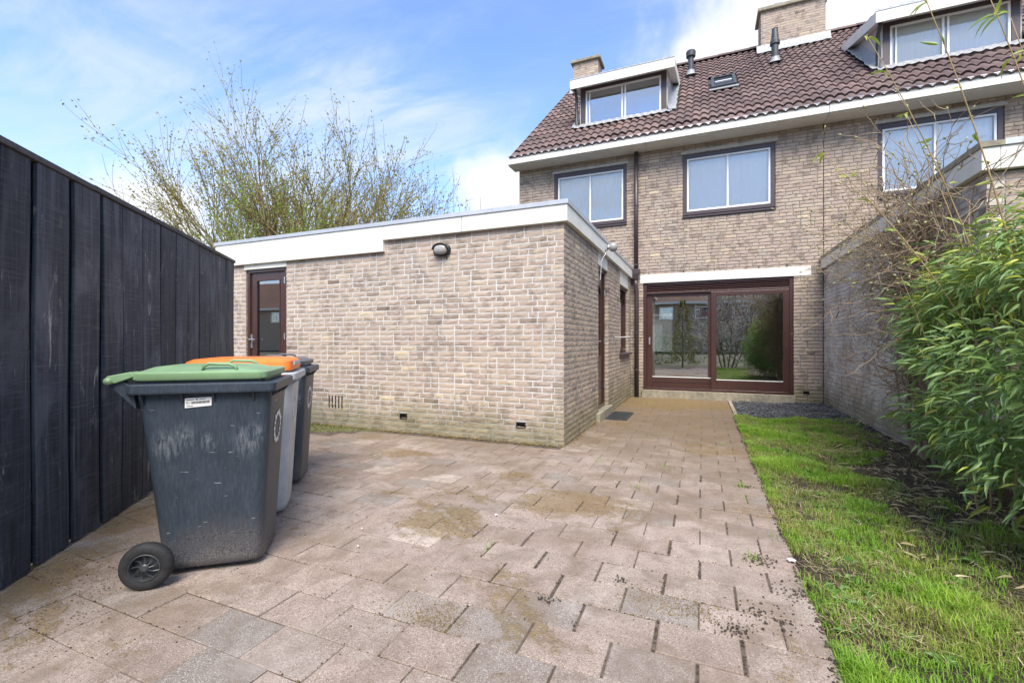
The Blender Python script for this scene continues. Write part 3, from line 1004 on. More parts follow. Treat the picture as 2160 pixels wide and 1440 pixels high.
def window(parent, x0, x1, z0, z1, mull, seed, blind=True, glass=None):
    rng = random.Random(seed)
    y = YF + .025
    f = frame_rect(MB(), x0, x1, z0 + .045, z1, .075, y, y + .09, .085, .07).build('window_frame', M['brown_dark'], parent, bevel=.004)
    g = frame_rect(MB(), x0 + .077, x1 - .077, z0 + .117, z1 - .087, .032, y + .012, y + .055)
    g.box(mull - .016, mull + .016, y + .012, y + .055, z0 + .149, z1 - .119)
    g.build('sash', M['white_trim'], f, bevel=.003)
    for a, b in ((x0 + .109, mull - .016), (mull + .016, x1 - .109)):
        p = MB(); p.box(a, b, y + .036, y + .042, z0 + .149, z1 - .119)
        p.build('pane', glass or M['glass'], f)
    if blind:
        b = MB()
        n = 44
        pts = []
        for i in range(n + 1):
            xx = x0 + .09 + (x1 - x0 - .18) * i / n
            yy = y + .075 + (.003 if i % 2 else 0) + rng.uniform(0, .0015)
            pts.append((xx, yy))
        vs = [(x, yy, z0 + .1) for x, yy in pts] + [(x, yy, z1 - .07) for x, yy in pts]
        b.add(vs, [(i, i + 1, n + 2 + i, n + 1 + i) for i in range(n)])
        b.build('blind', M['blind'], f)
    g = MB(); g.box(x0 + .2, x0 + .212, y - .001, y + .01, z1 - .086, z1 - .07)
    # sill of dark bricks and pale lintel strip
    s_ = MB()
    g = MB(); g.prism([(YF - .03, z0 - .012), (YF - .03, z0 + .018), (YF + .1, z0 + .042), (YF + .1, z0 - .012)], 'x', x0 - .005, x1 + .005)
    g.build('window_sill', M['brown_dark'], parent)
    g = MB(); g.box(x0 - .03, x1 + .03, YF - .004, YF + .05, z1 + .004, z1 + .058)
    g.build('lintel_strip', M['concrete'], parent)
    g = MB(); g.box(x0 + .005, x1 - .005, YF + .21, YF + .22, z0, z1); g.build('room_back', M['deck'], f)
    return f


window(house, *WIN[0], -2.196, 1)
window(house, *WIN[1], .437, 2)
window(nhouse, *WIN2[0], 3.498, 3)

# sliding garden door
sl = MB()
yd = YF + .03
x0, x1, z0, z1 = -1.102, 1.506, .150, 2.278
frame_rect(sl, x0, x1, z0, z1, .06, yd, yd + .13, .04, .045)
sdoor = sl.build('sliding_door', M['brown'], house, bevel=.004)
g = MB(); g.box(x0 + .06, x1 - .06, yd + .01, yd + .1, 2.005 + .06, 2.10); g.build('head_rail', M['brown'], sdoor, bevel=.003)
for k in range(4):
    zz = 2.108 + k * .034
    g = MB(); g.prism([(yd + .06, zz + .026), (yd + .012, zz + .002), (yd + .012, zz + .012), (yd + .06, zz + .034)], 'x', x0 + .06, x1 - .06); g.build('vent_slat', M['brown'], sdoor)
g = MB(); g.box(x0 + .06, x1 - .06, yd + .07, yd + .075, 2.10, 2.238); g.build('vent_back', M['black'], sdoor)
# left leaf (slides behind) and right leaf
g = frame_rect(MB(), x0 + .062, .20, .197, 2.063, .105, yd + .055, yd + .105, .06, .215)
lf = g.build('door_leaf', M['brown'], sdoor, bevel=.004)
g = MB(); g.box(-.935, .095, yd + .075, yd + .083, .412, 2.003); g.build('door_pane', M['glass_dark'], lf)
g = MB(); g.box(-.93, .15, yd + .050, yd + .0545, .30, .306); g.build('groove', M['black'], lf)
g = frame_rect(MB(), .150, x1 - .062, .197, 2.063, .095, yd + .004, yd + .054, .075, .19)
rf = g.build('door_leaf', M['brown'], sdoor, bevel=.004)
g = MB(); g.box(.245, x1 - .157, yd + .026, yd + .034, .387, 1.988); g.build('door_pane', M['glass_dark'], rf)
for nm, (a, b, zz, yy) in (('glazing_bead', (-.935, .15, .412, yd + .05)), ('glazing_bead', (.245, 1.349, .388, yd - .001))):
    g = MB(); g.box(a, b, yy, yy + .006, zz - .009, zz + .004); g.build(nm, M['white_trim'], lf if yy > yd + .01 else rf)
g = MB(); g.box(-1.005, -.975, yd + .040, yd + .0545, 1.05, 1.20); g.tube([(-.99, yd + .04, 1.15), (-.99, yd + .005, 1.15), (-.99, yd + .005, 1.10)], .008, 8); g.build('door_handle', M['chrome'], lf)
g = MB(); g.box(-1.13, 1.53, YF - .035, YF + .2, -.03, .147); g.build('door_threshold', M['concrete_dirty'], house, bevel=.01)
g = MB(); g.box(-1.167, 1.773, YF - .006, YF + .1, 2.288, 2.455); g.build('lintel', M['white'], house, bevel=.004)
for xx in (-1.0, -.35, .2, .95, 1.4):
    g = MB(); g.box(xx, xx + .012, YF - .003, YF + .03, 2.462, 2.50); g.build('weep_slot', M['black'], house)
# living room behind the glass
YBK = 16.8
room = MB()
g = MB(); g.box(-3.6, 1.85, YF + .22, YBK, .10, .135); g.build('room_floor', M['floor_tile'], house)
g = MB(); g.box(-3.6, 1.85, YF + .22, YBK, 2.50, 2.53); g.build('room_ceiling', M['plaster'], house)
for xa in (1.80, -3.6):
    g = MB(); g.box(xa, xa + .05, YF + .22, YBK, .135, 2.50); g.build('room_side_wall', M['plaster'], house)
g = MB(); g.box(-3.55, -2.7, YBK, YBK + .1, .135, 2.5); g.box(-.92, 1.80, YBK, YBK + .1, .135, 2.5); g.box(-2.7, -.92, YBK, YBK + .1, .135, .70); g.box(-2.7, -.92, YBK, YBK + .1, 2.15, 2.5); g.build('room_rear_wall', M['plaster'], house)
frame_rect(MB(), -2.7, -.92, .70, 2.15, .06, YBK + .02, YBK + .08).build('rear_window_frame', M['white_trim'], house)
g = MB(); g.box(-2.64, -.98, YBK + .045, YBK + .05, .76, 2.09); g.build('rear_window_pane', M['glass'], house)
g = MB(); g.box(-2.75, -.88, YBK - .16, YBK - .001, .66, .70); g.build('window_board', M['white_trim'], house)

# downpipe with hopper
pipe = thing('downpipe', (-1.23, YF, 0), 'brown plastic downpipe with hopper head between annex and sliding door', 'downpipe')
g = MB(); g.tube([(-1.235, YF - .06, 4.97), (-1.235, YF - .06, 2.52)], .042, 14); g.build('upper_pipe', M['brown_dark'], pipe, smooth=True)
g = MB(); g.tube([(-1.238, YF - .09, 2.36), (-1.238, YF - .09, 2.25), (-1.225, YF - .07, 2.12), (-1.225, YF - .06, 2.0), (-1.225, YF - .06, .0)], .043, 14); g.build('lower_pipe', M['brown_dark'], pipe, smooth=True)
g = MB(); vs = []
hx0, hx1, hy0, hy1 = -1.318, -1.155, YF - .17, YF - .015
g.box(hx0, hx1, hy0, hy1, 2.47, 2.56)
g.add([(hx0, hy0, 2.469), (hx1, hy0, 2.469), (hx1, hy1, 2.469), (hx0, hy1, 2.469), (hx0 + .04, hy0 + .03, 2.35), (hx1 - .04, hy0 + .03, 2.35), (hx1 - .04, hy1 - .03, 2.35), (hx0 + .04, hy1 - .03, 2.35)], [(0, 1, 5, 4), (1, 2, 6, 5), (2, 3, 7, 6), (3, 0, 4, 7), (4, 5, 6, 7), (0, 3, 2, 1)])
g.build('hopper', M['brown_dark'], pipe, bevel=.004)
for zz in (3.85, 2.66, 1.3, .55):
    g = MB(); g.tube([(-1.23, YF - .06, zz - .014), (-1.23, YF - .06, zz + .014)], .048, 14); g.box(-1.24, -1.22, YF - .03, YF, zz - .01, zz + .01); g.build('pipe_clip', M['brown_dark'], pipe)

# ------------------------------------------------------------------ roofs
PITCH = R(39)
YE, ZE = 9.08, 5.085
TW, TL = .30, .345
NROW = 18


def roof_pt(x, v, up=0):
    return Vector((x, YE + v * math.cos(PITCH) - up * math.sin(PITCH), ZE + v * math.sin(PITCH) + up * math.cos(PITCH)))


def tile_mesh(mb, a, rng, width=TW):
    n = 12
    vs, fs = [], []
    def zf(t):
        ph = (t * 2) % 1.0
        return .020 * math.sin(2 * math.pi * ph - .6) + .006 * math.sin(4 * math.pi * ph)
    prof = [(width * i / n, zf(i / n)) for i in range(n + 1)]
    for x, z in prof: vs.append((x, 0, z + .062))
    for x, z in prof: vs.append((x, TL + .03, z + .030))
    for x, z in prof: vs.append((x, 0, z + .062))
    for x, z in prof: vs.append((x, .004, z + .034))
    m = n + 1
    for i in range(n):
        fs.append((i, i + 1, m + i + 1, m + i))
        fs.append((2 * m + i + 1, 2 * m + i, 3 * m + i, 3 * m + i + 1))
    mb.add(vs, fs, a)


TILE_VAR = []
for i in range(10):
    b = MB(); tile_mesh(b, (i + .5) / 10, random)
    TILE_VAR.append(b.mesh('roof_tile', M['tile'], smooth=True, attr=True))


def in_poly_skip(x, y_, skips):
    return any(a < x < b and c < y_ < d for a, b, c, d in skips)


def tiles(parent, x0, x1, skips, seed, shown=300, nrow=NROW, pname='roof'):
    """roof covering: deck slab with its tiles as parts"""
    rng = random.Random(seed)
    g = MB()
    vend = NROW * TL + .02
    p = [roof_pt(x0, 0), roof_pt(x1, 0), roof_pt(x1, vend), roof_pt(x0, vend)]
    q = [roof_pt(x0, 0, -.06), roof_pt(x1, 0, -.06), roof_pt(x1, vend, -.06), roof_pt(x0, vend, -.06)]
    g.add([tuple(v) for v in p + q], [(0, 1, 2, 3), (7, 6, 5, 4), (0, 4, 5, 1), (3, 2, 6, 7), (0, 3, 7, 4), (1, 5, 6, 2)])
    ridge = roof_pt(0, vend)
    g.add([(x0, ridge.y, ridge.z), (x1, ridge.y, ridge.z), (x1, 2 * ridge.y - YE, ZE), (x0, 2 * ridge.y - YE, ZE)], [(0, 1, 2, 3)])
    roof = g.build(pname, M['deck'], parent)
    holder = Matrix.Translation((0, YE, ZE)) @ Matrix.Rotation(PITCH, 4, 'X')
    lst = []
    nc = int(round((x1 - x0) / TW))
    wd = (x1 - x0) / nc
    for r_ in range(nrow):
        for c_ in range(nc):
            x = x0 + c_ * wd
            v = r_ * TL - .06 if r_ == 0 else r_ * TL
            wp = roof_pt(x + wd / 2, v + TL / 2)
            if in_poly_skip(x + wd / 2, wp.y, skips): continue
            lst.append((x, v, view_size(wp, .3)))
    lst.sort(key=lambda t: -t[2])
    rest = MB()
    for i, (x, v, s_) in enumerate(lst):
        k = rng.randrange(10)
        up = rng.uniform(-.004, .004)
        m_ = holder @ Matrix.Translation((x, v, up)) @ Matrix.Rotation(rng.uniform(-.006, .006), 4, 'Z') @ Matrix.Diagonal((wd / TW, 1, 1, 1))
        if i < shown and s_ > 0:
            o_ = link('roof_tile', TILE_VAR[k], roof, False)
            o_.matrix_basis = m_
        else:
            b = MB(); tile_mesh(b, (k + .5) / 10, rng)
            rest.add([tuple(m_ @ Vector(t)) for t in b.v], b.f, (k + .5) / 10)
    if rest.v:
        o_ = rest.build('upper_tiles', M['tile'], roof, smooth=True, attr=True)
        o_.matrix_parent_inverse = Matrix()
        o_['kind'] = 'stuff'
    # ridge tiles
    nr = int((x1 - x0) / .38)
    rw = (x1 - x0) / nr
    for i in range(nr):
        b = MB()
        pts = []
        for e, xx, rr in ((0, x0 + i * rw, .118), (1, x0 + (i + 1) * rw + .03, .108)):
            for j in range(9):
                an = math.pi * j / 8
                pts.append((xx, ridge.y + math.cos(an) * rr, ridge.z + .025 + math.sin(an) * rr * .85))
        fs = [(j, j + 1, 9 + j + 1, 9 + j) for j in range(8)] + [tuple(range(8, -1, -1))]
        b.add(pts, fs, rng.random())
        o_ = b.build('ridge_tile', M['tile'], roof, smooth=False, attr=True)
        o_.matrix_parent_inverse = Matrix()
    return roof


D1 = (-2.575, -.708, 10.18)
D2 = (3.04, 4.90, 10.28)
roof1 = tiles(house, -3.86, XP, [(D1[0] - .10, D1[1] + .12, D1[2] + .02, 12.0), (.17, .69, 10.85, 11.95), (1.36, 3.0, 13.28, 14.2)], 31)
roof2 = tiles(nhouse, XP + .001, 8.0, [(D2[0] - .12, D2[1] + .10, D2[2] + .02, 12.1), (1.36, 2.82, 13.28, 14.2)], 32)
# `world_space` parts below roofs would be offset by the house origin: roofs were linked in world space already

# eaves: fascia boards, soffit and gutter lip
for par, xs_ in ((house, (-3.90, -1.02, 1.955)), (nhouse, (1.958, 4.85, 8.0))):
    for i in range(2):
        g = MB(); g.box(xs_[i], xs_[i + 1] - .004, 9.03, 9.075, 4.945, 5.105); g.build('eaves_fascia', M['white'], par, bevel=.003)
        g = MB(); g.box(xs_[i], xs_[i + 1] - .004, 9.076, YF - .002, 4.930, 4.952); g.build('soffit', M['white'], par)
    g = MB(); g.tube([(xs_[0], 9.045, 5.118), (xs_[2], 9.045, 5.118)], .017, 8); g.build('gutter_lip', M['zinc'], par, smooth=True)
    g = MB(); g.box(xs_[0], xs_[2], 9.04, 9.16, 5.085, 5.10); g.build('gutter_bed', M['hub'], par)
g = MB(); g.box(-3.90, -3.862, 9.076, 9.45, 4.953, 5.10); g.build('eaves_end', M['white'], house)
# verge board along the free gable
g = MB()
a, b = roof_pt(-3.88, -.02), roof_pt(-3.88, NROW * TL)
g.add([(-3.885, a.y, a.z + .05), (-3.885, b.y, b.z + .06), (-3.885, b.y, b.z - .10), (-3.885, a.y, a.z - .08), (-3.862, a.y, a.z + .05), (-3.862, b.y, b.z + .06), (-3.862, b.y, b.z - .10), (-3.862, a.y, a.z - .08)], [(0, 1, 2, 3), (7, 6, 5, 4), (0, 4, 5, 1), (2, 6, 7, 3), (0, 3, 7, 4)])
g.build('verge_strip', M['tile'], house)


def dormer(parent, d, mull, blind, seed):
    x0, x1, y0 = d
    rng = random.Random(seed)
    root = MB()
    zb = ZE + (y0 - YE) * math.tan(PITCH) + .06
    zt = 6.90 + (y0 - 10.18) * .35
    # window wall and frame
    frame_rect(root, x0, x1, zb - .06, zt, .11, y0, y0 + .10, .07, .055)
    dm = root.build('dormer', M['brown_dark'], parent, bevel=.004)
    g = frame_rect(MB(), x0 + .112, x1 - .112, zb - .003, zt - .072, .035, y0 + .01, y0 + .06)
    g.box(mull - .05, mull - .018, y0 + .01, y0 + .06, zb + .032, zt - .107)
    g.box(mull + .018, mull + .05, y0 + .01, y0 + .06, zb + .032, zt - .107)
    g.box(x0 + .19, x0 + .215, y0 + .01, y0 + .06, zb + .032, zt - .107)
    g.build('sash', M['white_trim'], dm, bevel=.003)
    for a, b in ((x0 + .147, x0 + .19), (x0 + .215, mull - .05), (mull - .018, mull + .018), (mull + .05, x1 - .147)):
        p = MB(); p.box(a, b, y0 + .034, y0 + .040, zb + .032, zt - .107); p.build('pane', M['glass_sky'] if not blind else M['glass'], dm)
    if blind:
        b = MB(); n = 40
        pts = [(x0 + .11 + (x1 - x0 - .22) * i / n, y0 + .085 + (.003 if i % 2 else 0)) for i in range(n + 1)]
        b.add([(x, yy, zb) for x, yy in pts] + [(x, yy, zt - .08) for x, yy in pts], [(i, i + 1, n + 2 + i, n + 1 + i) for i in range(n)])
        b.build('blind', M['blind'], dm)
    # cheeks down to the roof plane
    sl = math.tan(R(18))
    ys = (zt - ZE + YE * math.tan(PITCH) - y0 * sl) / (math.tan(PITCH) - sl)   # where dormer roof meets the main roof
    for xa, xb in ((x0 - .02, x0), (x1, x1 + .02)):
        g = MB(); g.prism([(y0, zb - .12), (y0, zt), (ys, zt + (ys - y0) * sl), (ys, ZE + (ys - YE) * math.tan(PITCH) - .05)], 'x', xa, xb)
        g.build('cheek', M['concrete'], dm)
    # roof slab with overhang
    xo0, xo1 = x0 - .18, x1 + .18
    yo = y0 - .28
    zo = zt - .28 * sl
    g = MB(); g.prism([(yo + .02, zo + .01), (yo + .02, zo + .13), (ys + .15, zt + (ys + .15 - y0) * sl + .13), (ys + .15, zt + (ys + .15 - y0) * sl)], 'x', xo0 + .02, xo1 - .02)
    g.build('dormer_roof', M['white'], dm)
    g = MB(); g.box(xo0, xo1, yo, yo + .02, zo - .03, zo + .165); g.build('dormer_fascia', M['white'], dm, bevel=.003)
    for xa, xb in ((xo0, xo0 + .02), (xo1 - .02, xo1)):
        g = MB(); g.prism([(yo + .021, zo - .03), (yo + .021, zo + .165), (ys + .1, zt + (ys + .1 - y0) * sl + .165), (ys + .1, zt + (ys + .1 - y0) * sl - .03)], 'x', xa, xb)
        g.build('dormer_fascia', M['white'], dm)
    g = MB(); g.tube([(xo0, yo + .004, zo + .178), (xo1, yo + .004, zo + .178)], .015, 8); g.build('gutter_lip', M['zinc'], dm)
    # tiles on the dormer roof
    hold = Matrix.Translation((0, yo + .02, zo + .125)) @ Matrix.Rotation(R(18), 4, 'X')
    nc = int(round((xo1 - xo0) / TW)); wd = (xo1 - xo0) / nc
    L = (ys + .1 - yo) / math.cos(R(18))
    nr = int(L / TL) + 1
    for r_ in range(nr):
        for c_ in range(nc):
            o_ = link('roof_tile', TILE_VAR[rng.randrange(10)], dm, False)
            o_.matrix_basis = hold @ Matrix.Translation((xo0 + c_ * wd, r_ * TL, 0)) @ Matrix.Diagonal((wd / TW, 1, 1, 1))
    # lead: apron under the window and soakers along the cheeks
    g = MB(); n = 40
    vs, fs = [], []
    v0 = (y0 - YE) / math.cos(PITCH)
    for i in range(n + 1):
        x = x0 - .12 + (x1 - x0 + .24) * i / n
        wv = .014 * math.sin(x / .15 * 2 * math.pi) + rng.uniform(-.004, .004)
        vs.append(tuple(roof_pt(x, v0 - .17 + rng.uniform(-.012, .012), .082 + wv)))
        vs.append(tuple(roof_pt(x, v0 - .02, .105 + wv * .6)))
        p = roof_pt(x, v0, .12); vs.append((x, y0 - .006, p.z - .02))
    for i in range(n):
        for j in range(2):
            k = i * 3 + j
            fs.append((k, k + 3, k + 4, k + 1))
    g.add(vs, fs); g.build('lead_apron', M['lead'], dm, smooth=True)
    for sgn, xe in ((-1, x0 - .02), (1, x1 + .02)):
        g = MB(); vs, fs = [], []
        n2 = 16
        for i in range(n2 + 1):
            v = v0 - .1 + (ys - y0 - .1) / math.cos(PITCH) * i / n2
            vs.append(tuple(roof_pt(xe + sgn * .17 + rng.uniform(-.015, .015), v, .095 + rng.uniform(-.01, .01))))
            vs.append(tuple(roof_pt(xe + sgn * .03, v, .10)))
            vs.append(tuple(roof_pt(xe + sgn * .004, v, .20)))
        for i in range(n2):
            for j in range(2):
                k = i * 3 + j
                fs.append((k, k + 3, k + 4, k + 1))
        g.add(vs, fs); g.build('lead_soaker', M['lead'], dm, smooth=True)
    # short downpipe left of the window
    px = x0 - .085
    g = MB(); g.tube([(px, y0 - .20, zo + .06), (px, y0 - .14, zo - .05), (px, y0 - .05, zo - .14), (px, y0 - .05, zb + .02), (px + .01, y0 - .09, zb - .03)], .034, 12)
    g.build('rain_pipe', M['hub'], dm, smooth=True)
    return dm


# the parts of the roofs and dormers carry world coordinates: the house empties only translate
dormer(house, D1, -1.61, False, 41)
dormer(nhouse, D2, 3.94, True, 42)

# ------------------------------------------------------------------ chimneys, flues, skylight
def chimney(parent, x0, x1, y0, y1, z0, z1, seed, pots, label=None):
    body = MB(); body.box(x0 + .006, x1 - .006, y0 + .006, y1 - .006, z0, z1)
    ch = body.build('chimney', M['mortar_mid'], parent)
    if label: ch['label'] = label
    rng = random.Random(seed)
    zlo = z0 + .12
    n = int((z1 - zlo) / CH)
    dp = .10
    rest = MB()
    for i in range(n):
        zz = z1 - (i + 1) * CH + .004
        for face in range(3):          # garden side and the two flanks
            Wf = (x1 - x0) if face == 0 else (y1 - y0)
            u = 0 if (i + face) % 2 == 0 else dp + .01
            while u < Wf - .03:
                L = .204 if rng.random() < .8 else .098
                if Wf - u < L + .07: L = Wf - u
                vs, fs = brick_verts(L, .0525, .05, rng)
                if face == 0: q = [(x0 + u + a, y0 + b, zz + c) for a, b, c in vs]
                elif face == 1: q = [(x0 + b, y1 - u - a, zz + c) for a, b, c in vs]
                else: q = [(x1 - b, y0 + u + a, zz + c) for a, b, c in vs]
                if face == 0:
                    bb = MB(); bb.add(q, fs, brick_tint(rng))
                    bb.build('brick', M['brick'], ch, attr=True)
                else:
                    rest.add(q, fs, brick_tint(rng))
                u += L + .012
    o_ = rest.build('flank_bricks', M['brick'], ch, attr=True); o_['kind'] = 'stuff'
    g = MB(); g.box(x0 - .07, x1 + .07, y0 - .07, y1 + .07, z1 + .001, z1 + .085); g.build('cap_slab', M['concrete_dirty'], ch, bevel=.012)
    for (px, py, kind) in pots:
        g = MB()
        if kind == 'cowl':
            g.lathe([(.10, 0), (.10, .05), (.07, .055), (.07, .16), (.11, .165), (.115, .19), (.02, .24)], (px, py, z1 + .085), (0, 0, 1), 16)
        else:
            g.lathe([(.20, 0), (.21, .04), (.17, .10), (.10, .135), (.001, .145)], (px, py, z1 + .085), (0, 0, 1), 18)
        g.build('chimney_pot', M['concrete_dirty'] if kind != 'cowl' else M['steel'], ch, smooth=False)
    # lead apron on the tiles
    v0 = (y0 - YE) / math.cos(PITCH)
    g = MB(); vs, fs = [], []
    n = 26
    for i in range(n + 1):
        x = x0 - .1 + (x1 - x0 + .2) * i / n
        vs += [tuple(roof_pt(x, v0 - .14 + rng.uniform(-.01, .01), .085 + rng.uniform(-.01, .01))), tuple(roof_pt(x, v0 - .01, .10)), (x, y0 - .004, roof_pt(x, v0).z + .26)]
    for i in range(n):
        for j in range(2):
            k = i * 3 + j
            fs.append((k, k + 3, k + 4, k + 1))
    g.add(vs, fs); g.build('lead_apron', M['lead'], ch, smooth=True)
    return ch


chimney(house, 1.39, 2.80, 13.30, 13.95, 8.35, 9.62, 51, [(1.80, 13.6, 'cowl'), (2.45, 13.6, 'dome')])
chimney(house, -3.62, -2.86, 13.40, 13.95, 8.45, 9.52, 52, [(-3.2, 13.65, 'dome')])
for (px, py, ztop, cone) in ((-.28, 12.6, 8.62, False), (1.56, 12.15, 8.42, True)):
    zr = ZE + (py - YE) * math.tan(PITCH)
    fl = MB()
    if cone:
        fl.lathe([(.075, 0), (.075, ztop - zr - .38), (.105, ztop - zr - .37), (.105, ztop - zr - .30), (.08, ztop - zr - .24), (.062, ztop - zr - .02), (.066, ztop - zr), (.05, ztop - zr), (.05, ztop - zr - .1)], (px, py, zr), (0, 0, 1), 18)
    else:
        fl.lathe([(.07, 0), (.07, ztop - zr - .16), (.115, ztop - zr - .15), (.12, ztop - zr - .03), (.10, ztop - zr), (.001, ztop - zr + .01)], (px, py, zr), (0, 0, 1), 18)
    f = fl.build('flue_pipe', M['hub'], house, smooth=False)
    g = MB(); g.lathe([(.16, .08), (.10, .11), (.082, .20)], (px, py, zr - .02), (0, -.3, 1), 16); g.build('lead_slate', M['lead'], f, smooth=True)
# skylight
sk = MB()
v0 = (10.95 - YE) / math.cos(PITCH)
def rbox(mb, x0, x1, v0, v1, u0, u1):
    c = [roof_pt(x, v, u) for u in (u0, u1) for (x, v) in ((x0, v0), (x1, v0), (x1, v1), (x0, v1))]
    mb.add([tuple(p) for p in c], [(0, 3, 2, 1), (4, 5, 6, 7), (0, 1, 5, 4), (1, 2, 6, 5), (2, 3, 7, 6), (3, 0, 4, 7)])
rbox(sk, .18, .24, v0, v0 + .95, .03, .13); rbox(sk, .62, .68, v0, v0 + .95, .03, .13); rbox(sk, .24, .62, v0, v0 + .07, .03, .13); rbox(sk, .24, .62, v0 + .88, v0 + .95, .03, .13)
skl = sk.build('skylight', M['hub'], house)
g = MB(); rbox(g, .24, .62, v0 + .07, v0 + .88, .08, .10); g.build('skylight_pane', M['black'], skl)
g = MB(); rbox(g, .26, .60, v0 + .42, v0 + .47, .101, .13); g.build('skylight_rail', M['white_trim'], skl)
g = MB(); rbox(g, .14, .72, v0 - .12, v0, .075, .09); g.build('lead_apron', M['lead'], skl)

# ------------------------------------------------------------------ neighbouring annex on the right
nannex = thing('brick_annex', (2.6, YB, 0), 'neighbouring pale brick annex with mossy cream fascia, overgrown by climber and bamboo', 'building')
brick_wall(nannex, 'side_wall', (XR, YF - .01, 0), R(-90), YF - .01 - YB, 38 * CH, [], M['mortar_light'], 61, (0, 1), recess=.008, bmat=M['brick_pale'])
brick_wall(nannex, 'front_wall', (XR, YB, 0), 0, 3.4, 38 * CH, [], M['mortar_mid'], 62, (-1, 0), recess=.006, bricks_shown=120)
for (y0, y1) in ((YB - .045, 5.9), (5.903, 7.7), (7.703, YF - .012)):
    g = MB(); g.box(XR - .045, XR + .06, y0, y1, 2.385, 2.552); g.build('fascia_panel', M['white'], nannex, bevel=.003)
    g = MB(); g.prism([(XR - .057, 2.553), (XR - .057, 2.598), (XR + .08, 2.590), (XR + .08, 2.553)], 'y', y0 - (.012 if y0 < 5 else 0), y1 - .003); g.build('roof_trim', M['concrete_dirty'], nannex)
g = MB(); g.box(XR + .062, 5.3, YB - .045, YB + .06, 2.385, 2.552); g.build('fascia_panel', M['white'], nannex, bevel=.003)
g = MB(); g.prism([(YB - .057, 2.5535), (YB - .057, 2.598), (YB + .06, 2.590), (YB + .06, 2.5535)], 'x', XR + .081, 5.3); g.build('roof_trim', M['zinc'], nannex)
g = MB(); g.box(XR + .065, 5.28, YB + .065, YF - .02, 2.42, 2.55); g.build('roof_slab', M['deck'], nannex)

# ------------------------------------------------------------------ fence
fence = thing('wooden_fence', tuple(FB), 'tall black-stained fence of vertical rough-sawn boards beside the bins', 'fence')
rng = random.Random(5)
cuts = [-1.05, -.81, -.57, -.32, -.07, .150, .420, .690, .935, 1.19, 1.455, 1.715, 1.95, 2.195, 2.445, 2.70, 2.925, 3.187]
FROT = math.atan2(FDIR.y, FDIR.x)
for i in range(len(cuts) - 1):
    gap = rng.choice((.046, .040, .036)) if i < 8 else rng.uniform(.008, .016)
    a, b = cuts[i] + gap, cuts[i + 1]
    th = .022
    dy = rng.uniform(-.003, .003)
    n = 7
    g = MB(); vs, fs = [], []
    zb, zt = .012 + rng.uniform(-.008, .008), 2.0
    for j in range(n + 1):
        z = zb + (zt - zb) * j / n
        wa, wb = rng.uniform(-.002, .002), rng.uniform(-.002, .002)
        bow = .004 * math.sin(j * .9 + i)
        # front is -y in board space (towards the patio)
        vs += [(a + wa, -th + dy + bow, z), (b + wb, -th + dy + bow, z), (b + wb, dy + bow, z), (a + wa, dy + bow, z)]
    for j in range(n):
        k = j * 4
        for q in range(4):
            fs.append((k + q, k + (q + 1) % 4, k + 4 + (q + 1) % 4, k + 4 + q))
    fs += [(0, 3, 2, 1), (n * 4, n * 4 + 1, n * 4 + 2, n * 4 + 3)]
    g.add(vs, fs, rng.random())
    me = g.mesh('board', M['wood'], attr=True, recalc=True)
    o = link('board', me, fence, False)
    m_ = Matrix.Translation(FA) @ Matrix.Rotation(FROT, 4, 'Z') @ Matrix.Scale(-1, 4, (0, 1, 0))
    m_ = Matrix.Translation(FA) @ Matrix.Rotation(FROT, 4, 'Z')
    for v in me.vertices: v.co.y = v.co.y
    o.matrix_basis = fence.matrix_basis.inverted() @ m_
    bv = o.modifiers.new('bevel', 'BEVEL'); bv.width = .003; bv.segments = 1; bv.limit_method = 'ANGLE'
FM = Matrix.Translation(FA) @ Matrix.Rotation(FROT, 4, 'Z')
def fence_part(mb, name, mat, **k):
    o_ = mb.build(name, mat, fence, world_space=False, **k)
    o_.matrix_basis = fence.matrix_basis.inverted() @ FM
    return o_
for i, (a, b) in enumerate(((-1.1, .62), (.622, 2.05), (2.052, 3.20))):
    g = MB(); g.box(a, b, -.035, .055, 2.001 + (i % 2) * .003, 2.032 + (i % 2) * .003); fence_part(g, 'cap_rail', M['cap_wood'], bevel=.004)
for i, a in enumerate((-1.0, .9, 3.09)):
    g = MB(); g.box(a, a + .07, .069, .13, -.02, 1.99); fence_part(g, 'post', M['wood'])
for zz in (.3, 1.0, 1.75):
    g = MB(); g.box(-1.1, 3.18, .046, .068, zz, zz + .10); fence_part(g, 'back_rail', M['wood'])
for i in range(len(cuts) - 1):   # second layer of boards closing the gaps
    g = MB(); g.box(cuts[i] - .09, cuts[i] + .13, .010, .028, .015, 1.995, rng.random()); fence_part(g, 'backing_board', M['wood'], attr=True)

g = MB()
for i in range(len(cuts) - 1):
    for zz in (.36, 1.06, 1.80):
        for uu in (.055, .20):
            g.lathe([(.0045, -.003), (.004, -.0045), (.0005, -.005)], (cuts[i] + uu + rng.uniform(-.006, .006), -.0215, zz + rng.uniform(-.015, .015)), (0, 1, 0), 6)
fence_part(g, 'nail_heads', M['hub'])['kind'] = 'stuff'

# ------------------------------------------------------------------ wheelie bins
AX = Vector((.775, .632, 0)).normalized()
BW = Vector((-AX.y, AX.x, 0))
BIN0 = Vector((-1.932, 1.595, 0))
BROT = math.atan2(AX.y, AX.x)


def rrect(x0, x1, y0, y1, r, z, n=5):
    pts = []
    for cx, cy, a0 in ((x1 - r, y0 + r, -90), (x1 - r, y1 - r, 0), (x0 + r, y1 - r, 90), (x0 + r, y0 + r, 180)):
        for i in range(n + 1):
            an = R(a0 + 90 * i / n)
            pts.append((cx + r * math.cos(an), cy + r * math.sin(an), z))
    return pts


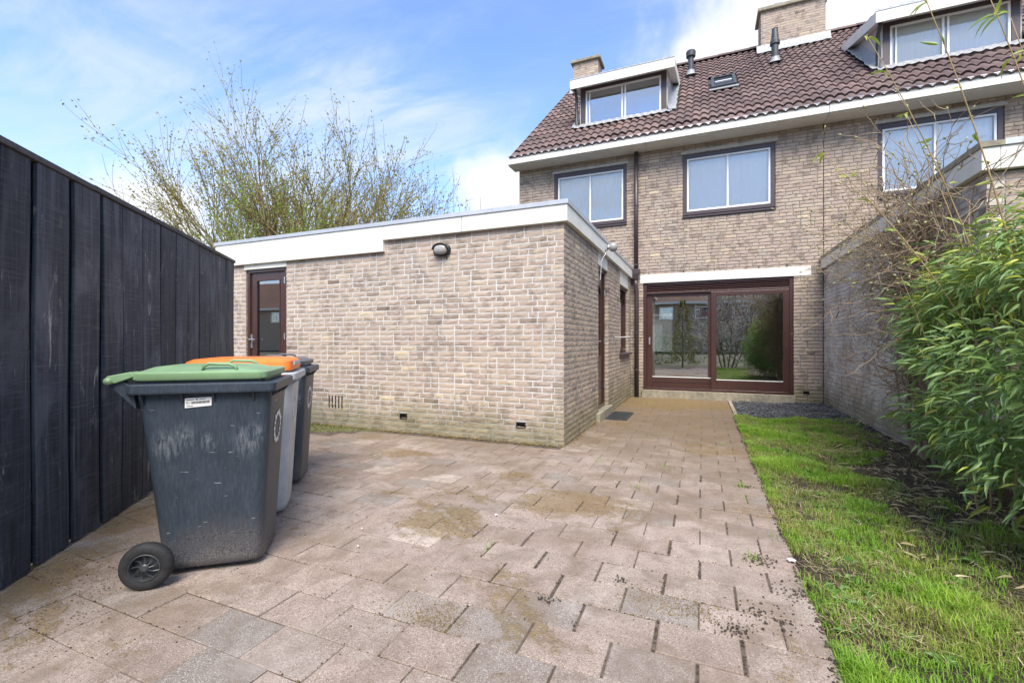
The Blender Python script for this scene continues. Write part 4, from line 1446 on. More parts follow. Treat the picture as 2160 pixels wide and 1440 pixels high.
def loft(mb, secs, cap0=True, cap1=False, a=.5):
    n = len(secs[0]); k = len(mb.v)
    for s_ in secs: mb.v.extend(s_)
    for i in range(len(secs) - 1):
        for j in range(n):
            j2 = (j + 1) % n
            mb.f.append((k + i * n + j, k + i * n + j2, k + (i + 1) * n + j2, k + (i + 1) * n + j)); mb.a.append(a)
    if cap0: mb.f.append(tuple(k + j for j in range(n - 1, -1, -1))); mb.a.append(a)
    if cap1: mb.f.append(tuple(k + (len(secs) - 1) * n + j for j in range(n))); mb.a.append(a)


def wheelie_bin(idx, label, body_m, lid_m, lid_style, sticker, logo):
    base = BIN0 + BW * (.665 * idx) + AX * (-.015 * idx)
    b = thing('wheelie_bin', tuple(base), label, 'bin', BROT + (0, R(1.5), R(-2))[idx], 'wheelie bins along the fence')
    P = lambda mb, name, m_, par=b, **k: mb.build(name, m_, par, world_space=False, **k)
    # local: x forward (0 = rim front), y across 0..0.5, z up
    W_ = .50
    g = MB()
    rnd_f = .09 if idx == 1 else .055
    secs = []
    for z, t in ((.022, 0), (.03, .0), (.06, .04), (.3, .34), (.6, .70), (.84, 1.0), (.872, 1.02)):
        xi0 = -.505 - .085 * t       # back
        xi1 = -.075 + .045 * t       # front
        yi = .070 - .035 * t
        ins = .018 if z < .025 else 0
        secs.append(rrect(xi0 + ins, xi1 - ins, yi + ins, W_ - yi - ins, rnd_f, z))
    # collar under the rim, rim flange
    body_o = None
    loft(g, secs, True)
    body_o = P(g, 'bin_body', body_m, smooth=True)
    g = MB()
    loft(g, [rrect(-.60, -.028, .03, W_ - .03, .05, .868), rrect(-.62, .0, .0, W_, .035, .872), rrect(-.622, .002, -.002, W_ + .002, .035, .880), rrect(-.622, .002, -.002, W_ + .002, .035, .912), rrect(-.615, -.006, .006, W_ - .006, .033, .918), rrect(-.60, -.055, .03, W_ - .03, .03, .918), rrect(-.60, -.055, .03, W_ - .03, .03, .930), rrect(-.595, -.06, .035, W_ - .035, .03, .930), rrect(-.58, -.075, .05, W_ - .05, .03, .90)], False, True)
    P(g, 'rim', body_m, bevel=0)
    # ribs under the rim on the near side and at the front
    for xx in (-.56, -.40, -.27, -.10):
        g = MB(); g.add([(xx - .003, .004, .871), (xx - .003, .05, .871), (xx - .003, .048, .80), (xx + .003, .004, .871), (xx + .003, .05, .871), (xx + .003, .048, .80)], [(0, 1, 2), (5, 4, 3), (0, 2, 5, 3), (0, 3, 4, 1)]); P(g, 'rib', body_m, body_o)
    for yy in (.10, .17, .25, .33, .40):
        g = MB(); g.add([(-.004, yy - .003, .871), (-.045, yy - .003, .871), (-.05, yy - .003, .81), (-.004, yy + .003, .871), (-.045, yy + .003, .871), (-.05, yy + .003, .81)], [(0, 1, 2), (5, 4, 3), (0, 2, 5, 3), (0, 3, 4, 1)]); P(g, 'rib', body_m, body_o)
    # hinge arms and handle bar at the back
    for yy in (.035, W_ - .075):
        g = MB(); g.prism([(-.585, .80), (-.60, .905), (-.665, .955), (-.70, .945), (-.69, .91), (-.63, .85)], 'y', yy, yy + .04); P(g, 'handle_arm', body_m, body_o, bevel=.003)
    g = MB(); g.tube([(-.685, .01, .935), (-.685, W_ - .01, .935)], .016, 12); P(g, 'handle_bar', lid_m, smooth=True)
    # lid
    g = MB()
    if lid_style == 'flat':
        secs = [rrect(-.60, -.042, .016, W_ - .016, .04, .933), rrect(-.605, -.037, .011, W_ - .011, .042, .940), rrect(-.605, -.037, .011, W_ - .011, .042, .966), rrect(-.60, -.045, .018, W_ - .018, .04, .972), rrect(-.585, -.10, .05, W_ - .05, .05, .976), rrect(-.55, -.17, .085, W_ - .085, .05, .992), rrect(-.52, -.21, .11, W_ - .11, .05, .996), rrect(-.40, -.33, .2, W_ - .2, .03, .998)]
    elif lid_style == 'dome':
        secs = [rrect(-.62, -.03, .010, W_ - .010, .05, .933), rrect(-.62, -.028, .008, W_ - .008, .052, .955), rrect(-.61, -.036, .015, W_ - .015, .06, .990), rrect(-.58, -.06, .04, W_ - .04, .06, 1.005), rrect(-.50, -.15, .10, W_ - .10, .06, 1.012), rrect(-.40, -.28, .2, W_ - .2, .03, 1.014)]
    else:
        secs = [rrect(-.60, -.042, .016, W_ - .016, .04, .933), rrect(-.605, -.037, .011, W_ - .011, .042, .960), rrect(-.595, -.05, .022, W_ - .022, .04, .968), rrect(-.56, -.13, .07, W_ - .07, .05, .985), rrect(-.40, -.3, .2, W_ - .2, .03, .990)]
    loft(g, secs, True, True)
    lid = P(g, 'lid', lid_m, smooth=True)
    m2 = lid.modifiers.new('edges', 'EDGE_SPLIT'); m2.split_angle = R(38)
    # lid hinge tongues down to the bar
    for yy in (.02, W_ - .09):
        g = MB(); g.prism([(-.58, .955), (-.60, .976), (-.69, .958), (-.705, .94), (-.70, .925), (-.66, .925)], 'y', yy, yy + .07); P(g, 'lid_hinge', lid_m, lid, bevel=.004)
    # two grips
    if lid_style != 'dome':
        for yy in (.055, W_ - .055):
            g = MB()
            pts = [(-.325, yy, .972), (-.322, yy, .995), (-.30, yy, 1.008), (-.21, yy, 1.004), (-.185, yy, .994), (-.18, yy, .968)]
            g.tube(pts, .0085, 8)
            P(g, 'lid_grip', lid_m, lid, smooth=True)
    else:
        g = MB(); g.box(-.030, -.022, .12, .38, .962, .985); P(g, 'grip_slot', body_m, lid)
    # axle and wheels
    g = MB(); g.tube([(-.515, -.02, .105), (-.515, W_ + .02, .105)], .013, 8); P(g, 'axle', M['hub'])
    for sgn, yy in ((-1, -.035), (1, W_ + .035)):
        g = MB()
        pr = [(.060, -.020), (.066, -.026), (.088, -.027), (.100, -.020), (.105, -.008), (.105, .008), (.100, .020), (.088, .027), (.066, .026), (.060, .020), (.060, -.020)]
        pr = [(r_, t * sgn) for r_, t in pr]
        g.lathe(pr, (-.515, yy, .105), (0, 1, 0), 32)
        wh = P(g, 'wheel', M['rubber'], smooth=True)
        g = MB(); pr = [(.0625, .016), (.0625, -.026), (.058, -.028), (.056, -.018), (.052, .004), (.018, -.004), (.018, -.024), (.012, -.029), (.001, -.029)]
        g.lathe([(r_, t * -sgn if False else t * (1 if sgn < 0 else -1)) for r_, t in pr], (-.515, yy, .105), (0, 1, 0), 28)
        P(g, 'hub_cap', M['hub'], wh, smooth=False)
        for k in range(9):
            an = 2 * math.pi * k / 9
            an2 = an + .35
            f_ = 1 if sgn < 0 else -1
            pts = [(-.515 + math.cos(an) * .015, yy - .022 * f_, .105 + math.sin(an) * .015), (-.515 + math.cos(an + .12) * .035, yy - .016 * f_, .105 + math.sin(an + .12) * .035), (-.515 + math.cos(an2) * .056, yy - .012 * f_, .105 + math.sin(an2) * .056)]
            g = MB(); g.tube(pts, [.0035, .0028, .0035], 5); P(g, 'spoke', M['hub'], wh)
    # side position helpers
    def side_y(z):
        t = max(0, min(1, (z - .06) / .78)); t = .04 + t * .96
        return .070 - .035 * t
    if sticker:
        zc = .848
        y_ = side_y(.79) - .0035
        tilt = .035
        def S(x, z): return (x, y_ + (side_y(z) - side_y(.79)), z + (x + .335) * .05)
        g = MB(); g.add([S(-.392, .803), S(-.282, .806), S(-.280, .848), S(-.391, .849)], [(0, 1, 2, 3)]); P(g, 'sticker', M['paper'])
        g = MB()
        rng = random.Random(4)
        x = -.366
        def S2(x, z): q = S(x, z); return (q[0], q[1] - .0008, q[2])
        while x < -.290:
            w_ = rng.choice((.0007, .001, .0016, .0022))
            g.add([S2(x, .820), S2(x + w_, .820), S2(x + w_, .832), S2(x, .832)], [(0, 1, 2, 3)])
            x += w_ + rng.choice((.0008, .0012, .0018))
        for (xa, xb, za, zb) in ((-.385, -.352, .839, .842), (-.346, -.338, .838, .844), (-.332, -.306, .839, .842), (-.385, -.358, .8095, .8125)):
            g.add([S2(xa, za), S2(xb, za), S2(xb, zb), S2(xa, zb)], [(0, 1, 2, 3)])
        P(g, 'barcode', M['ink'])
        tx = bpy.data.curves.new('sticker_number', 'FONT'); tx.body = '01'; tx.size = .016
        tob = bpy.data.objects.new('sticker_number', tx); COL.objects.link(tob)
        dg = bpy.context.evaluated_depsgraph_get()
        tme = bpy.data.meshes.new_from_object(tob.evaluated_get(dg)); bpy.data.objects.remove(tob)
        tme.materials.clear(); tme.materials.append(M['ink'])
        to = link('sticker_number', tme, b, False); q = S2(-.386, .821); to.location = (q[0], q[1] - .0003, q[2]); to.rotation_euler = (R(90), 0, 0)
    if logo:
        # ring of short white brush strokes on the front face
        rng = random.Random(8 + idx)
        zc, yc = .66, W_ / 2
        for k in range(16):
            if logo == 2 and rng.random() < .45: continue
            an = 2 * math.pi * k / 16
            r0, r1 = .060, .088 + rng.uniform(-.006, .008)
            pts = []
            for (rr, da) in ((r0, -.16), (r0 - .004, .0), (r0, .16), ((r0 + r1) / 2, .2), (r1, .04), ((r0 + r1) / 2 + .004, -.12)):
                yy, zz = yc + rr * math.cos(an + da), zc + rr * 1.05 * math.sin(an + da)
                t = .70 + (zz - .6) / .24 * .30
                xx = -.075 + .045 * t + .003
                pts.append((xx, yy, zz))
            g = MB(); g.add(pts, [tuple(range(6))]); P(g, 'logo_stroke', M['logo'])
    return b


wheelie_bin(0, 'dark grey wheelie bin with pale green lid and barcode sticker', M['bin_dark'], M['lid_green'], 'flat', True, 1)
wheelie_bin(1, 'light grey wheelie bin with bright orange domed lid', M['bin_grey'], M['lid_orange'], 'dome', False, 2)
wheelie_bin(2, 'dark grey wheelie bin with dark grey lid, beside the orange-lidded bin', M['bin_dark'], M['lid_dark'], 'slate', False, 1)

# ------------------------------------------------------------------ lawn, soil, gravel, small growth
rng = random.Random(77)
g = MB()
NX, NY = 46, 190
x0, x1, y0, y1 = .44, 6.0, -2.2, YF + .02
vs, fs = [], []
for j in range(NY + 1):
    for i in range(NX + 1):
        t = i / NX
        x = x0 + (x1 - x0) * (t ** 1.6)
        y = y0 + (y1 - y0) * j / NY
        h = -.014 + .030 * mnoise.fractal(Vector((x * 3.1, y * 3.1, 0)), .8, 2.0, 4) + .008 * mnoise.noise(Vector((x * 14, y * 14, 3)))
        if x > 1.2: h += min(.05, (x - 1.2) * .06)
        vs.append((x, y, max(h, -.05) if i else -.03))
for j in range(NY):
    for i in range(NX):
        k = j * (NX + 1) + i
        fs.append((k, k + 1, k + NX + 2, k + NX + 1))
g.add(vs, fs)
lawn = g.build('garden_bed', M['soil'], smooth=True)
tag(lawn, 'dark crumbly garden soil beside the path, partly grown over', 'soil', kind='structure')


def soil_h(x, y):
    h = -.014 + .030 * mnoise.fractal(Vector((x * 3.1, y * 3.1, 0)), .8, 2.0, 4)
    if x > 1.2: h += min(.05, (x - 1.2) * .06)
    return h


def blade(mb, p, ang, L, wd, lean, a):
    d = Vector((math.cos(ang), math.sin(ang), 0))
    s_ = Vector((-d.y, d.x, 0)) * wd * .5
    p0 = Vector(p)
    p1 = p0 + d * (L * lean * .25) + Vector((0, 0, L * .5))
    p2 = p0 + d * (L * lean) + Vector((0, 0, L * (1 - lean * .45)))
    k = len(mb.v)
    mb.v += [tuple(p0 - s_), tuple(p0 + s_), tuple(p1 - s_ * .8), tuple(p1 + s_ * .8), tuple(p2)]
    mb.f += [(k, k + 1, k + 3, k + 2), (k + 2, k + 3, k + 4)]
    mb.a += [a, a]


def grass_density(x, y):
    n = mnoise.fractal(Vector((x * 1.9 + 3.3, y * 1.35 + 8.1, 0)), .7, 2.0, 4)
    d = .92 + n * 1.05
    # bare earth towards and below the bamboo, and along the path edge in front
    edge = 1.30 if y < 5 else 1.30 + (y - 5) * .28
    d -= max(0, x - edge + .34) * 1.9
    if y < 3.6 and x < .50: d -= .30 * (1 + mnoise.noise(Vector((y * 2, 0, 5))))
    return d


grass, straw, weeds = MB(), MB(), MB()
tries = 0
while tries < 330000:
    tries += 1
    y = -1.5 + (rng.random() ** 1.35) * 9.3
    x = .455 + rng.random() * 1.48 - (abs(rng.gauss(0, .022)) if rng.random() < .04 else 0)
    if rng.random() < .10: x = .43 + abs(rng.gauss(0, .06)) - .03 * max(0, mnoise.noise(Vector((y * 2.2, 3, 7))))
    if y > 7.58 + .1 * math.sin(x * 5) or x > 1.93: continue
    d = grass_density(x, y)
    if rng.random() > d * .9: continue
    n2 = mnoise.noise(Vector((x * 3.4 + 11, y * 3.0, 4)))
    dry = mnoise.fractal(Vector((x * 2.3 + 40, y * 1.9, 2)), .8, 2.0, 3)
    tall = max(0, mnoise.noise(Vector((x * 2.6 + 21, y * 2.2 + 5, 9))))
    L = rng.uniform(.02, .06) + tall * rng.uniform(.02, .15)
    a = .24 + .55 * min(1, max(0, .45 + n2 * .9 + rng.gauss(0, .18)))
    if dry > .02 and rng.random() < .55: a = rng.uniform(0, .2); L *= .8
    elif tall > .3 and rng.random() < .4: a = rng.uniform(.8, 1)
    blade(grass, (x, y, soil_h(x, y) - .004), rng.uniform(0, 6.283), L, rng.uniform(.0022, .0045), rng.uniform(.2, .95), a)
o = grass.build('grass', M['grass'], attr=True)
tag(o, 'uneven bright green grass strip along the paved path', 'grass', kind='stuff')
for _ in range(15000):
    y = -1.2 + (rng.random() ** 1.3) * 8.2
    x = .47 + rng.random() * 1.42
    dry = mnoise.fractal(Vector((x * 2.3 + 40, y * 1.9, 2)), .8, 2.0, 3)
    if rng.random() > .35 + dry * 1.6 + max(0, x - 1.15) * .35: continue
    an = rng.uniform(0, 6.283); L = rng.uniform(.03, .12)
    p = Vector((x, y, soil_h(x, y) + rng.uniform(.004, .022)))
    dv = Vector((math.cos(an), math.sin(an), rng.uniform(-.08, .12))) * L
    s_ = Vector((-math.sin(an), math.cos(an), 0)) * rng.uniform(.0006, .0016)
    mid = p + dv * .5 + Vector((rng.uniform(-.01, .01), rng.uniform(-.01, .01), rng.uniform(0, .012)))
    k = len(straw.v)
    q = p + dv
    straw.v += [tuple(p - s_), tuple(p + s_), tuple(mid - s_), tuple(mid + s_), tuple(q)]
    a = rng.random()
    straw.f += [(k, k + 1, k + 3, k + 2), (k + 2, k + 3, k + 4)]; straw.a += [a, a]
o = straw.build('dead_grass', M['straw'], attr=True)
tag(o, 'dry straw-coloured grass stalks lying over the lawn and soil', 'dead grass', kind='stuff')
for _ in range(150):
    y = .8 + rng.random() * 5.5
    x = .50 + (rng.random() ** 1.7) * .9
    if grass_density(x, y) < .2: continue
    z = soil_h(x, y)
    for q in range(rng.randrange(5, 9)):
        an = rng.uniform(0, 6.283); L = rng.uniform(.02, .055)
        d = Vector((math.cos(an), math.sin(an), 0)); s_ = Vector((-d.y, d.x, 0)) * L * .26
        c = Vector((x, y, z + .006)) + d * L * .2
        pts = [c, c + d * L * .45 + s_ + Vector((0, 0, L * .35)), c + d * L + Vector((0, 0, L * .3)), c + d * L * .45 - s_ + Vector((0, 0, L * .35))]
        weeds.add([tuple(v) for v in pts], [(0, 1, 2, 3)], rng.random())
o = weeds.build('weeds', M['weed'], attr=True)
tag(o, 'low leafy weeds in rosettes among the grass by the path', 'weeds', kind='stuff')

# dark gravel against the house
ico = bmesh.new(); bmesh.ops.create_icosphere(ico, subdivisions=1, radius=1)
IV = [tuple(v.co) for v in ico.verts]; IF = [tuple(v.index for v in f.verts) for f in ico.faces]; ico.free()
def stone(mb, c, r, rng, flat=.7, a=.5):
    rot = Euler((rng.uniform(0, 6), rng.uniform(0, 6), rng.uniform(0, 6))).to_matrix()
    sx_, sy_, sz_ = rng.uniform(.7, 1.3), rng.uniform(.6, 1.1), rng.uniform(.5, .9)
    vs = []
    for v in IV:
        j = rng.uniform(.85, 1.15)
        q = rot @ Vector((v[0] * sx_ * j, v[1] * sy_ * j, v[2] * sz_ * j))
        vs.append((c[0] + q.x * r, c[1] + q.y * r, c[2] + q.z * r * flat))
    mb.add(vs, IF, a)
gr = MB()
n = 0
while n < 4200:
    y = 6.4 + rng.random() * 3.0
    x = .50 + rng.random() * 1.44
    lim = 7.62 + .08 * math.sin(x * 5) if x < 1.55 else 7.62 - (x - 1.55) * 2.6
    if y < lim: continue
    n += 1
    stone(gr, (x, y, soil_h(x, y) + rng.uniform(.002, .020)), rng.uniform(.010, .021), rng)
o = gr.build('gravel', M['gravel'])
tag(o, 'bed of dark slate gravel below the house wall', 'gravel', kind='stuff')

# soil crumbs in the open paving joints, moss cushions and tiny tufts
cr, ms, tf = MB(), MB(), MB()
for (x, y, w_) in open_joints:
    if y < .8 or y > 4.6: continue
    dens = 1 if rng.random() < .62 else .15
    for _ in range(int(26 * dens)):
        yy = y + rng.random() * .20
        stone(cr, (x + rng.uniform(-.006, .006) + (rng.gauss(0, .014) if rng.random() < .2 else 0), yy, -.004 + rng.uniform(-.004, .004)), rng.uniform(.0018, .0058), rng)
    if rng.random() < .12:
        for _ in range(14):
            blade(tf, (x + rng.uniform(-.01, .01), y + rng.random() * .2, -.008), rng.uniform(0, 6.28), rng.uniform(.015, .05), .003, rng.uniform(.3, .9), rng.uniform(.3, .9))
for (cx, cy, n_, sp) in ((.27, 2.62, 110, .045), (.37, 2.32, 120, .06), (-.35, 2.15, 24, .015), (.30, 3.9, 46, .03), (-.62, 1.86, 34, .02), (.12, 1.95, 60, .035), (.25, 2.1, 120, .06)):
    for _ in range(n_):
        stone(cr, (cx + rng.gauss(0, sp), cy + rng.gauss(0, sp * .8), rng.uniform(0, .007)), rng.uniform(.0018, .0065), rng)
for _ in range(700):
    x, y = rng.uniform(-4.5, .4), rng.uniform(1.0, 8.5)
    if x < XA and y > YA - .1: continue
    stone(cr, (x, y, .001), rng.uniform(.001, .0042), rng)
for _ in range(1500):      # soil spilled over the edge of the path
    y = rng.uniform(.6, 7.5); x = .44 + abs(rng.gauss(0, .035)) - .03 - .035 * max(0, mnoise.noise(Vector((y * 3.1, 8, 2))))
    stone(cr, (x, y, rng.uniform(-.003, .005)), rng.uniform(.0025, .008), rng)
for _ in range(9000):      # sandy soil standing in the joints
    row = rng.randrange(14, 38)
    y = -2.3 + row * .20 + rng.gauss(0, .0028)
    if rng.random() < .35:
        k = rng.randrange(0, 20); x = .435 - (.15 if row % 2 else .30) - k * .30 + rng.gauss(0, .003); y = -2.3 + row * .20 + rng.random() * .2
    else:
        x = .43 - (rng.random() ** 1.2) * 4.6
    if x < XA and y > YA - .05: continue
    if mnoise.noise(Vector((x * 2.1, y * 2.1, 6))) < -.12 + rng.gauss(0, .12): continue
    stone(cr if rng.random() < .6 else ms, (x, y, rng.uniform(-.0035, .001)), rng.uniform(.0014, .0042), rng, .7)
for _ in range(5200):      # loose ochre moss flakes
    cx, cy, sp = rng.choice(((-1.5, 2.42, .20), (-.8, 2.95, .22), (-.1, 2.05, .12), (-1.0, 1.55, .1), (-.7, 8.6, .5), (-2.6, 1.1, .25), (-1.05, 6.3, .2)))
    stone(ms, (rng.gauss(cx, sp), rng.gauss(cy, sp * .6), .0005), rng.uniform(.0012, .0042), rng, .5)
for (cx, cy, n_, sp) in ((.23, 2.62, 26, .03), (.28, 3.9, 40, .04), (-.45, 3.55, 20, .03), (.38, 2.95, 12, .02), (-.3, 4.2, 20, .05), (.2, 5.4, 18, .04), (-.9, 8.6, 24, .06), (-.9, 4.2, 15, .04), (-2.9, 3.5, 12, .04)):
    for _ in range(n_):
        blade(tf, (cx + rng.gauss(0, sp), cy + rng.gauss(0, sp), -.004), rng.uniform(0, 6.28), rng.uniform(.02, .07), .003, rng.uniform(.3, .9), rng.uniform(.25, .95))
# moss and grass at the foot of the annex wall, left of the paving
for _ in range(900):
    x = rng.uniform(-6.0, XA + .02); y = YA - abs(rng.gauss(0, .028)) - .004
    if rng.random() < .5 * (1 + mnoise.noise(Vector((x * 3, 1, 1)))): stone(ms, (x, y, rng.uniform(-.005, .012)), rng.uniform(.006, .018), rng, .6)
for _ in range(220):
    y = rng.uniform(YA, YF); x = XA + abs(rng.gauss(0, .02))
    stone(ms, (x, y, rng.uniform(-.004, .008)), rng.uniform(.005, .013), rng, .6)
for _ in range(5200):
    x = rng.uniform(-5.5, -3.75); y = rng.uniform(4.12, 4.60)
    if y < 4.2 + max(0, (x + 4.4)) * .55: continue
    blade(tf, (x, y, -.032), rng.uniform(0, 6.28), rng.uniform(.03, .075), .0045, rng.uniform(.3, .95), rng.choice((rng.uniform(.02, .25), rng.uniform(.2, .5), rng.uniform(.2, .4))))
tag(cr.build('soil_crumbs', M['crumb']), 'dark soil crumbs pushed up between the paving stones', 'soil', kind='stuff')
tag(ms.build('moss', M['mosstuft']), 'dark green moss cushions along the foot of the annex walls', 'moss', kind='stuff')
tag(tf.build('grass_tufts', M['grass'], attr=True), 'small grass tufts growing in paving joints and at the annex foot', 'grass', kind='stuff')
# fallen blossom
for i, (cx, cy, r_, lab) in enumerate(((.415, 2.66, .024, 'white blossom lying on the paving edge beside the grass'), (-1.22, 2.62, .02, 'white petal on the ochre moss patch of the patio'), (-1.86, 2.12, .012, 'small white petal on bare paving right of the front bin, nearer the annex'), (-1.72, 1.93, .012, 'small white petal on bare paving right of the front bin, nearer its wheel'))):
    g = MB()
    for q in range(5 if i == 0 else 2):
        an = q * 1.257 + .3
        d = Vector((math.cos(an), math.sin(an), 0)); s_ = Vector((-d.y, d.x, 0))
        c = Vector((cx, cy, .004))
        g.add([tuple(c), tuple(c + d * r_ * .6 + s_ * r_ * .45 + Vector((0, 0, .010))), tuple(c + d * r_ + Vector((0, 0, .006))), tuple(c + d * r_ * .6 - s_ * r_ * .45 + Vector((0, 0, .010)))], [(0, 1, 2, 3)], .9)
    tag(g.build('fallen_petal', M['blossom'], attr=True), lab, 'petal', 'fallen petals' if i > 1 else None)

# ------------------------------------------------------------------ plants
def leaf_shape(a, droop=.25, fold=.18):
    """unit bamboo leaf along +x, 1 long, 1 wide (scaled later)"""
    mb = MB()
    st = [(0, .02, 0), (.18, .42, .02), (.45, .5, 0), (.75, .30, -.08), (1.0, .0, -.22)]
    vs = []
    for x, w_, z in st:
        z = z * droop / .25
        if w_ == 0: vs.append((x, 0, z))
        else: vs += [(x, -w_, z + fold * w_), (x, 0, z), (x, w_, z + fold * w_)]
    fs = []
    for i in range(3):
        k = i * 3
        fs += [(k, k + 1, k + 4, k + 3), (k + 1, k + 2, k + 5, k + 4)]
    fs += [(9, 10, 12), (10, 11, 12)]
    mb.add(vs, fs, a)
    return mb


def leaf_matrix(p, d, L, wd, rng, roll=.5):
    d = d.normalized()
    side = d.cross(Vector((0, 0, 1)))
    if side.length < .1: side = Vector((1, 0, 0))
    side.normalize()
    up = side.cross(d).normalized()
    an = rng.gauss(0, roll)
    s2 = side * math.cos(an) + up * math.sin(an)
    u2 = d.cross(s2) * -1
    u2 = s2.cross(d)
    m_ = Matrix(((d.x * L, s2.x * wd, u2.x * L, p.x), (d.y * L, s2.y * wd, u2.y * L, p.y), (d.z * L, s2.z * wd, u2.z * L, p.z), (0, 0, 0, 1)))
    return m_


def bamboo():
    rng = random.Random(91)
    b = thing('bamboo_bush', (1.75, 3.5, 0), 'dense green bamboo bush hanging over the bare soil by the right wall', 'bush')
    leaves = []
    lumps = []
    for _ in range(70):
        u = rng.uniform(0, 6.283); v = rng.uniform(-.9, 1)
        cr_ = math.sqrt(max(0, 1 - v * v))
        lumps.append((1.90 + .56 * cr_ * math.cos(u), 3.55 + 1.0 * cr_ * math.sin(u), .92 + .74 * v + rng.gauss(0, .06), rng.uniform(.13, .30)))
    for _ in range(40):
        lumps.append((rng.uniform(1.5, 2.5), rng.uniform(2.2, 4.4), rng.uniform(.45, 1.75), rng.uniform(.2, .34)))
    for _ in range(26):
        lumps.append((rng.uniform(1.72, 2.5), rng.uniform(2.7, 4.35), rng.uniform(1.65, 2.15), rng.uniform(.12, .24)))
    for (lx, ly, lz, lr) in lumps:
        for _ in range(int(2200 * lr * lr) + 36):
            d = Vector((rng.gauss(0, 1), rng.gauss(0, 1), rng.gauss(0, .8))).normalized()
            p = Vector((lx, ly, lz)) + d * lr * rng.uniform(.35, 1.0)
            if p.z < .07 or p.x < 1.04 or (p.y > YB - .1 and p.x > XR - .06): continue
            out = Vector((p.x - 1.9, p.y - 3.5, 0)).normalized() if (p.x - 1.9) ** 2 + (p.y - 3.5) ** 2 > .01 else Vector((1, 0, 0))
            dd = (out * .6 + d * .6 + Vector((rng.gauss(-.25, .45), rng.gauss(-.15, .45), rng.gauss(-.25, .5))))
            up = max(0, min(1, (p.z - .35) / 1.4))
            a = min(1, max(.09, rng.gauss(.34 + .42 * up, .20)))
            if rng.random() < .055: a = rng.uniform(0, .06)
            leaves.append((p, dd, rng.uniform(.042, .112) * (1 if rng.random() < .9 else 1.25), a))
    # culms: upright ones in the bush and long arching canes above it
    tips = [((1.80, 3.55, .3), (.79, 3.85, 2.46)), ((1.74, 3.35, .3), (1.20, 3.6, 3.5)), ((1.78, 3.6, .3), (1.02, 3.72, 3.15)), ((1.9, 3.2, .3), (1.45, 3.4, 3.2)), ((1.85, 3.9, .3), (1.35, 4.1, 2.75)), ((1.95, 3.3, .2), (1.62, 3.5, 3.0)), ((2.0, 3.0, .2), (1.55, 3.0, 2.9))]
    for i in range(16):
        bx, by = rng.uniform(1.6, 2.25), rng.uniform(2.8, 4.2)
        tips.append(((bx, by, 0), (bx + rng.uniform(-.45, .2), by + rng.uniform(-.3, .3), rng.uniform(1.2, 2.0))))
    for i, (a, c) in enumerate(tips):
        A, C = Vector((a[0], a[1], -.02)), Vector(c)
        pts, rad = [], []
        n = 13
        for k in range(n):
            t = k / (n - 1)
            e = t ** (1.7 if i < 7 else 1.3)
            p = Vector((A.x + (C.x - A.x) * e, A.y + (C.y - A.y) * e, A.z + (C.z - A.z) * t))
            pts.append(p); rad.append(.0075 * (1 - t * .75) if i < 7 else .006 * (1 - t * .7))
        g = MB(); g.tube(pts, rad, 6)
        for k in range(1, n - 1):     # nodes
            g.tube([pts[k] - (pts[k + 1] - pts[k]).normalized() * .004, pts[k] + (pts[k + 1] - pts[k]).normalized() * .004], rad[k] * 1.45, 6)
        g.build('culm', M['culm'], b, smooth=True)
        if i < 7:
            for k in range(5, n):
                for _ in range(rng.randrange(0, 3) if k < n - 2 else 3):
                    dd = Vector((rng.gauss(-.4, .7), rng.gauss(0, .6), rng.uniform(-.5, .6)))
                    leaves.append((pts[k] + Vector((rng.gauss(0, .01), rng.gauss(0, .01), 0)), dd, rng.uniform(.05, .12), rng.uniform(.82, 1)))
    vis = sorted(leaves, key=lambda q: -view_size(q[0], q[2]) * (1.5 if q[0].x < 1.75 else .6))
    var = {}
    rest = MB()
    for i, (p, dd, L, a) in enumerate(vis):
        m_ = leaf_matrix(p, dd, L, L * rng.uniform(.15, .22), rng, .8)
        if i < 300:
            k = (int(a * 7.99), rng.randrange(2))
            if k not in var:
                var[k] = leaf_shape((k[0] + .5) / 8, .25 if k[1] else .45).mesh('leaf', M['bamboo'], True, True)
            o_ = link('leaf', var[k], b, False)
            o_.matrix_basis = b.matrix_basis.inverted() @ m_
        else:
            s_ = leaf_shape(a, rng.uniform(.1, .5))
            rest.add([tuple(m_ @ Vector(v)) for v in s_.v], s_.f, a)
    o_ = rest.build('foliage', M['bamboo'], b, smooth=True, attr=True); o_['kind'] = 'stuff'


bamboo()
lit = MB()
rng = random.Random(312)
for _ in range(750):
    x, y = rng.gauss(1.5, .28), rng.uniform(1.8, 6.4)
    if x > XR - .03 or x < .75: continue
    an = rng.uniform(0, 6.283)
    m_ = leaf_matrix(Vector((x, y, soil_h(x, y) + rng.uniform(.006, .02))), Vector((math.cos(an), math.sin(an), rng.uniform(-.1, .2))), rng.uniform(.04, .11), rng.uniform(.007, .014), rng, .6)
    s_ = leaf_shape(0, rng.uniform(0, .5))
    lit.add([tuple(m_ @ Vector(v)) for v in s_.v], s_.f, rng.random())
tag(lit.build('leaf_litter', M['straw'], attr=True), 'dry fallen bamboo leaves on the soil below the bush', 'leaf litter', kind='stuff')


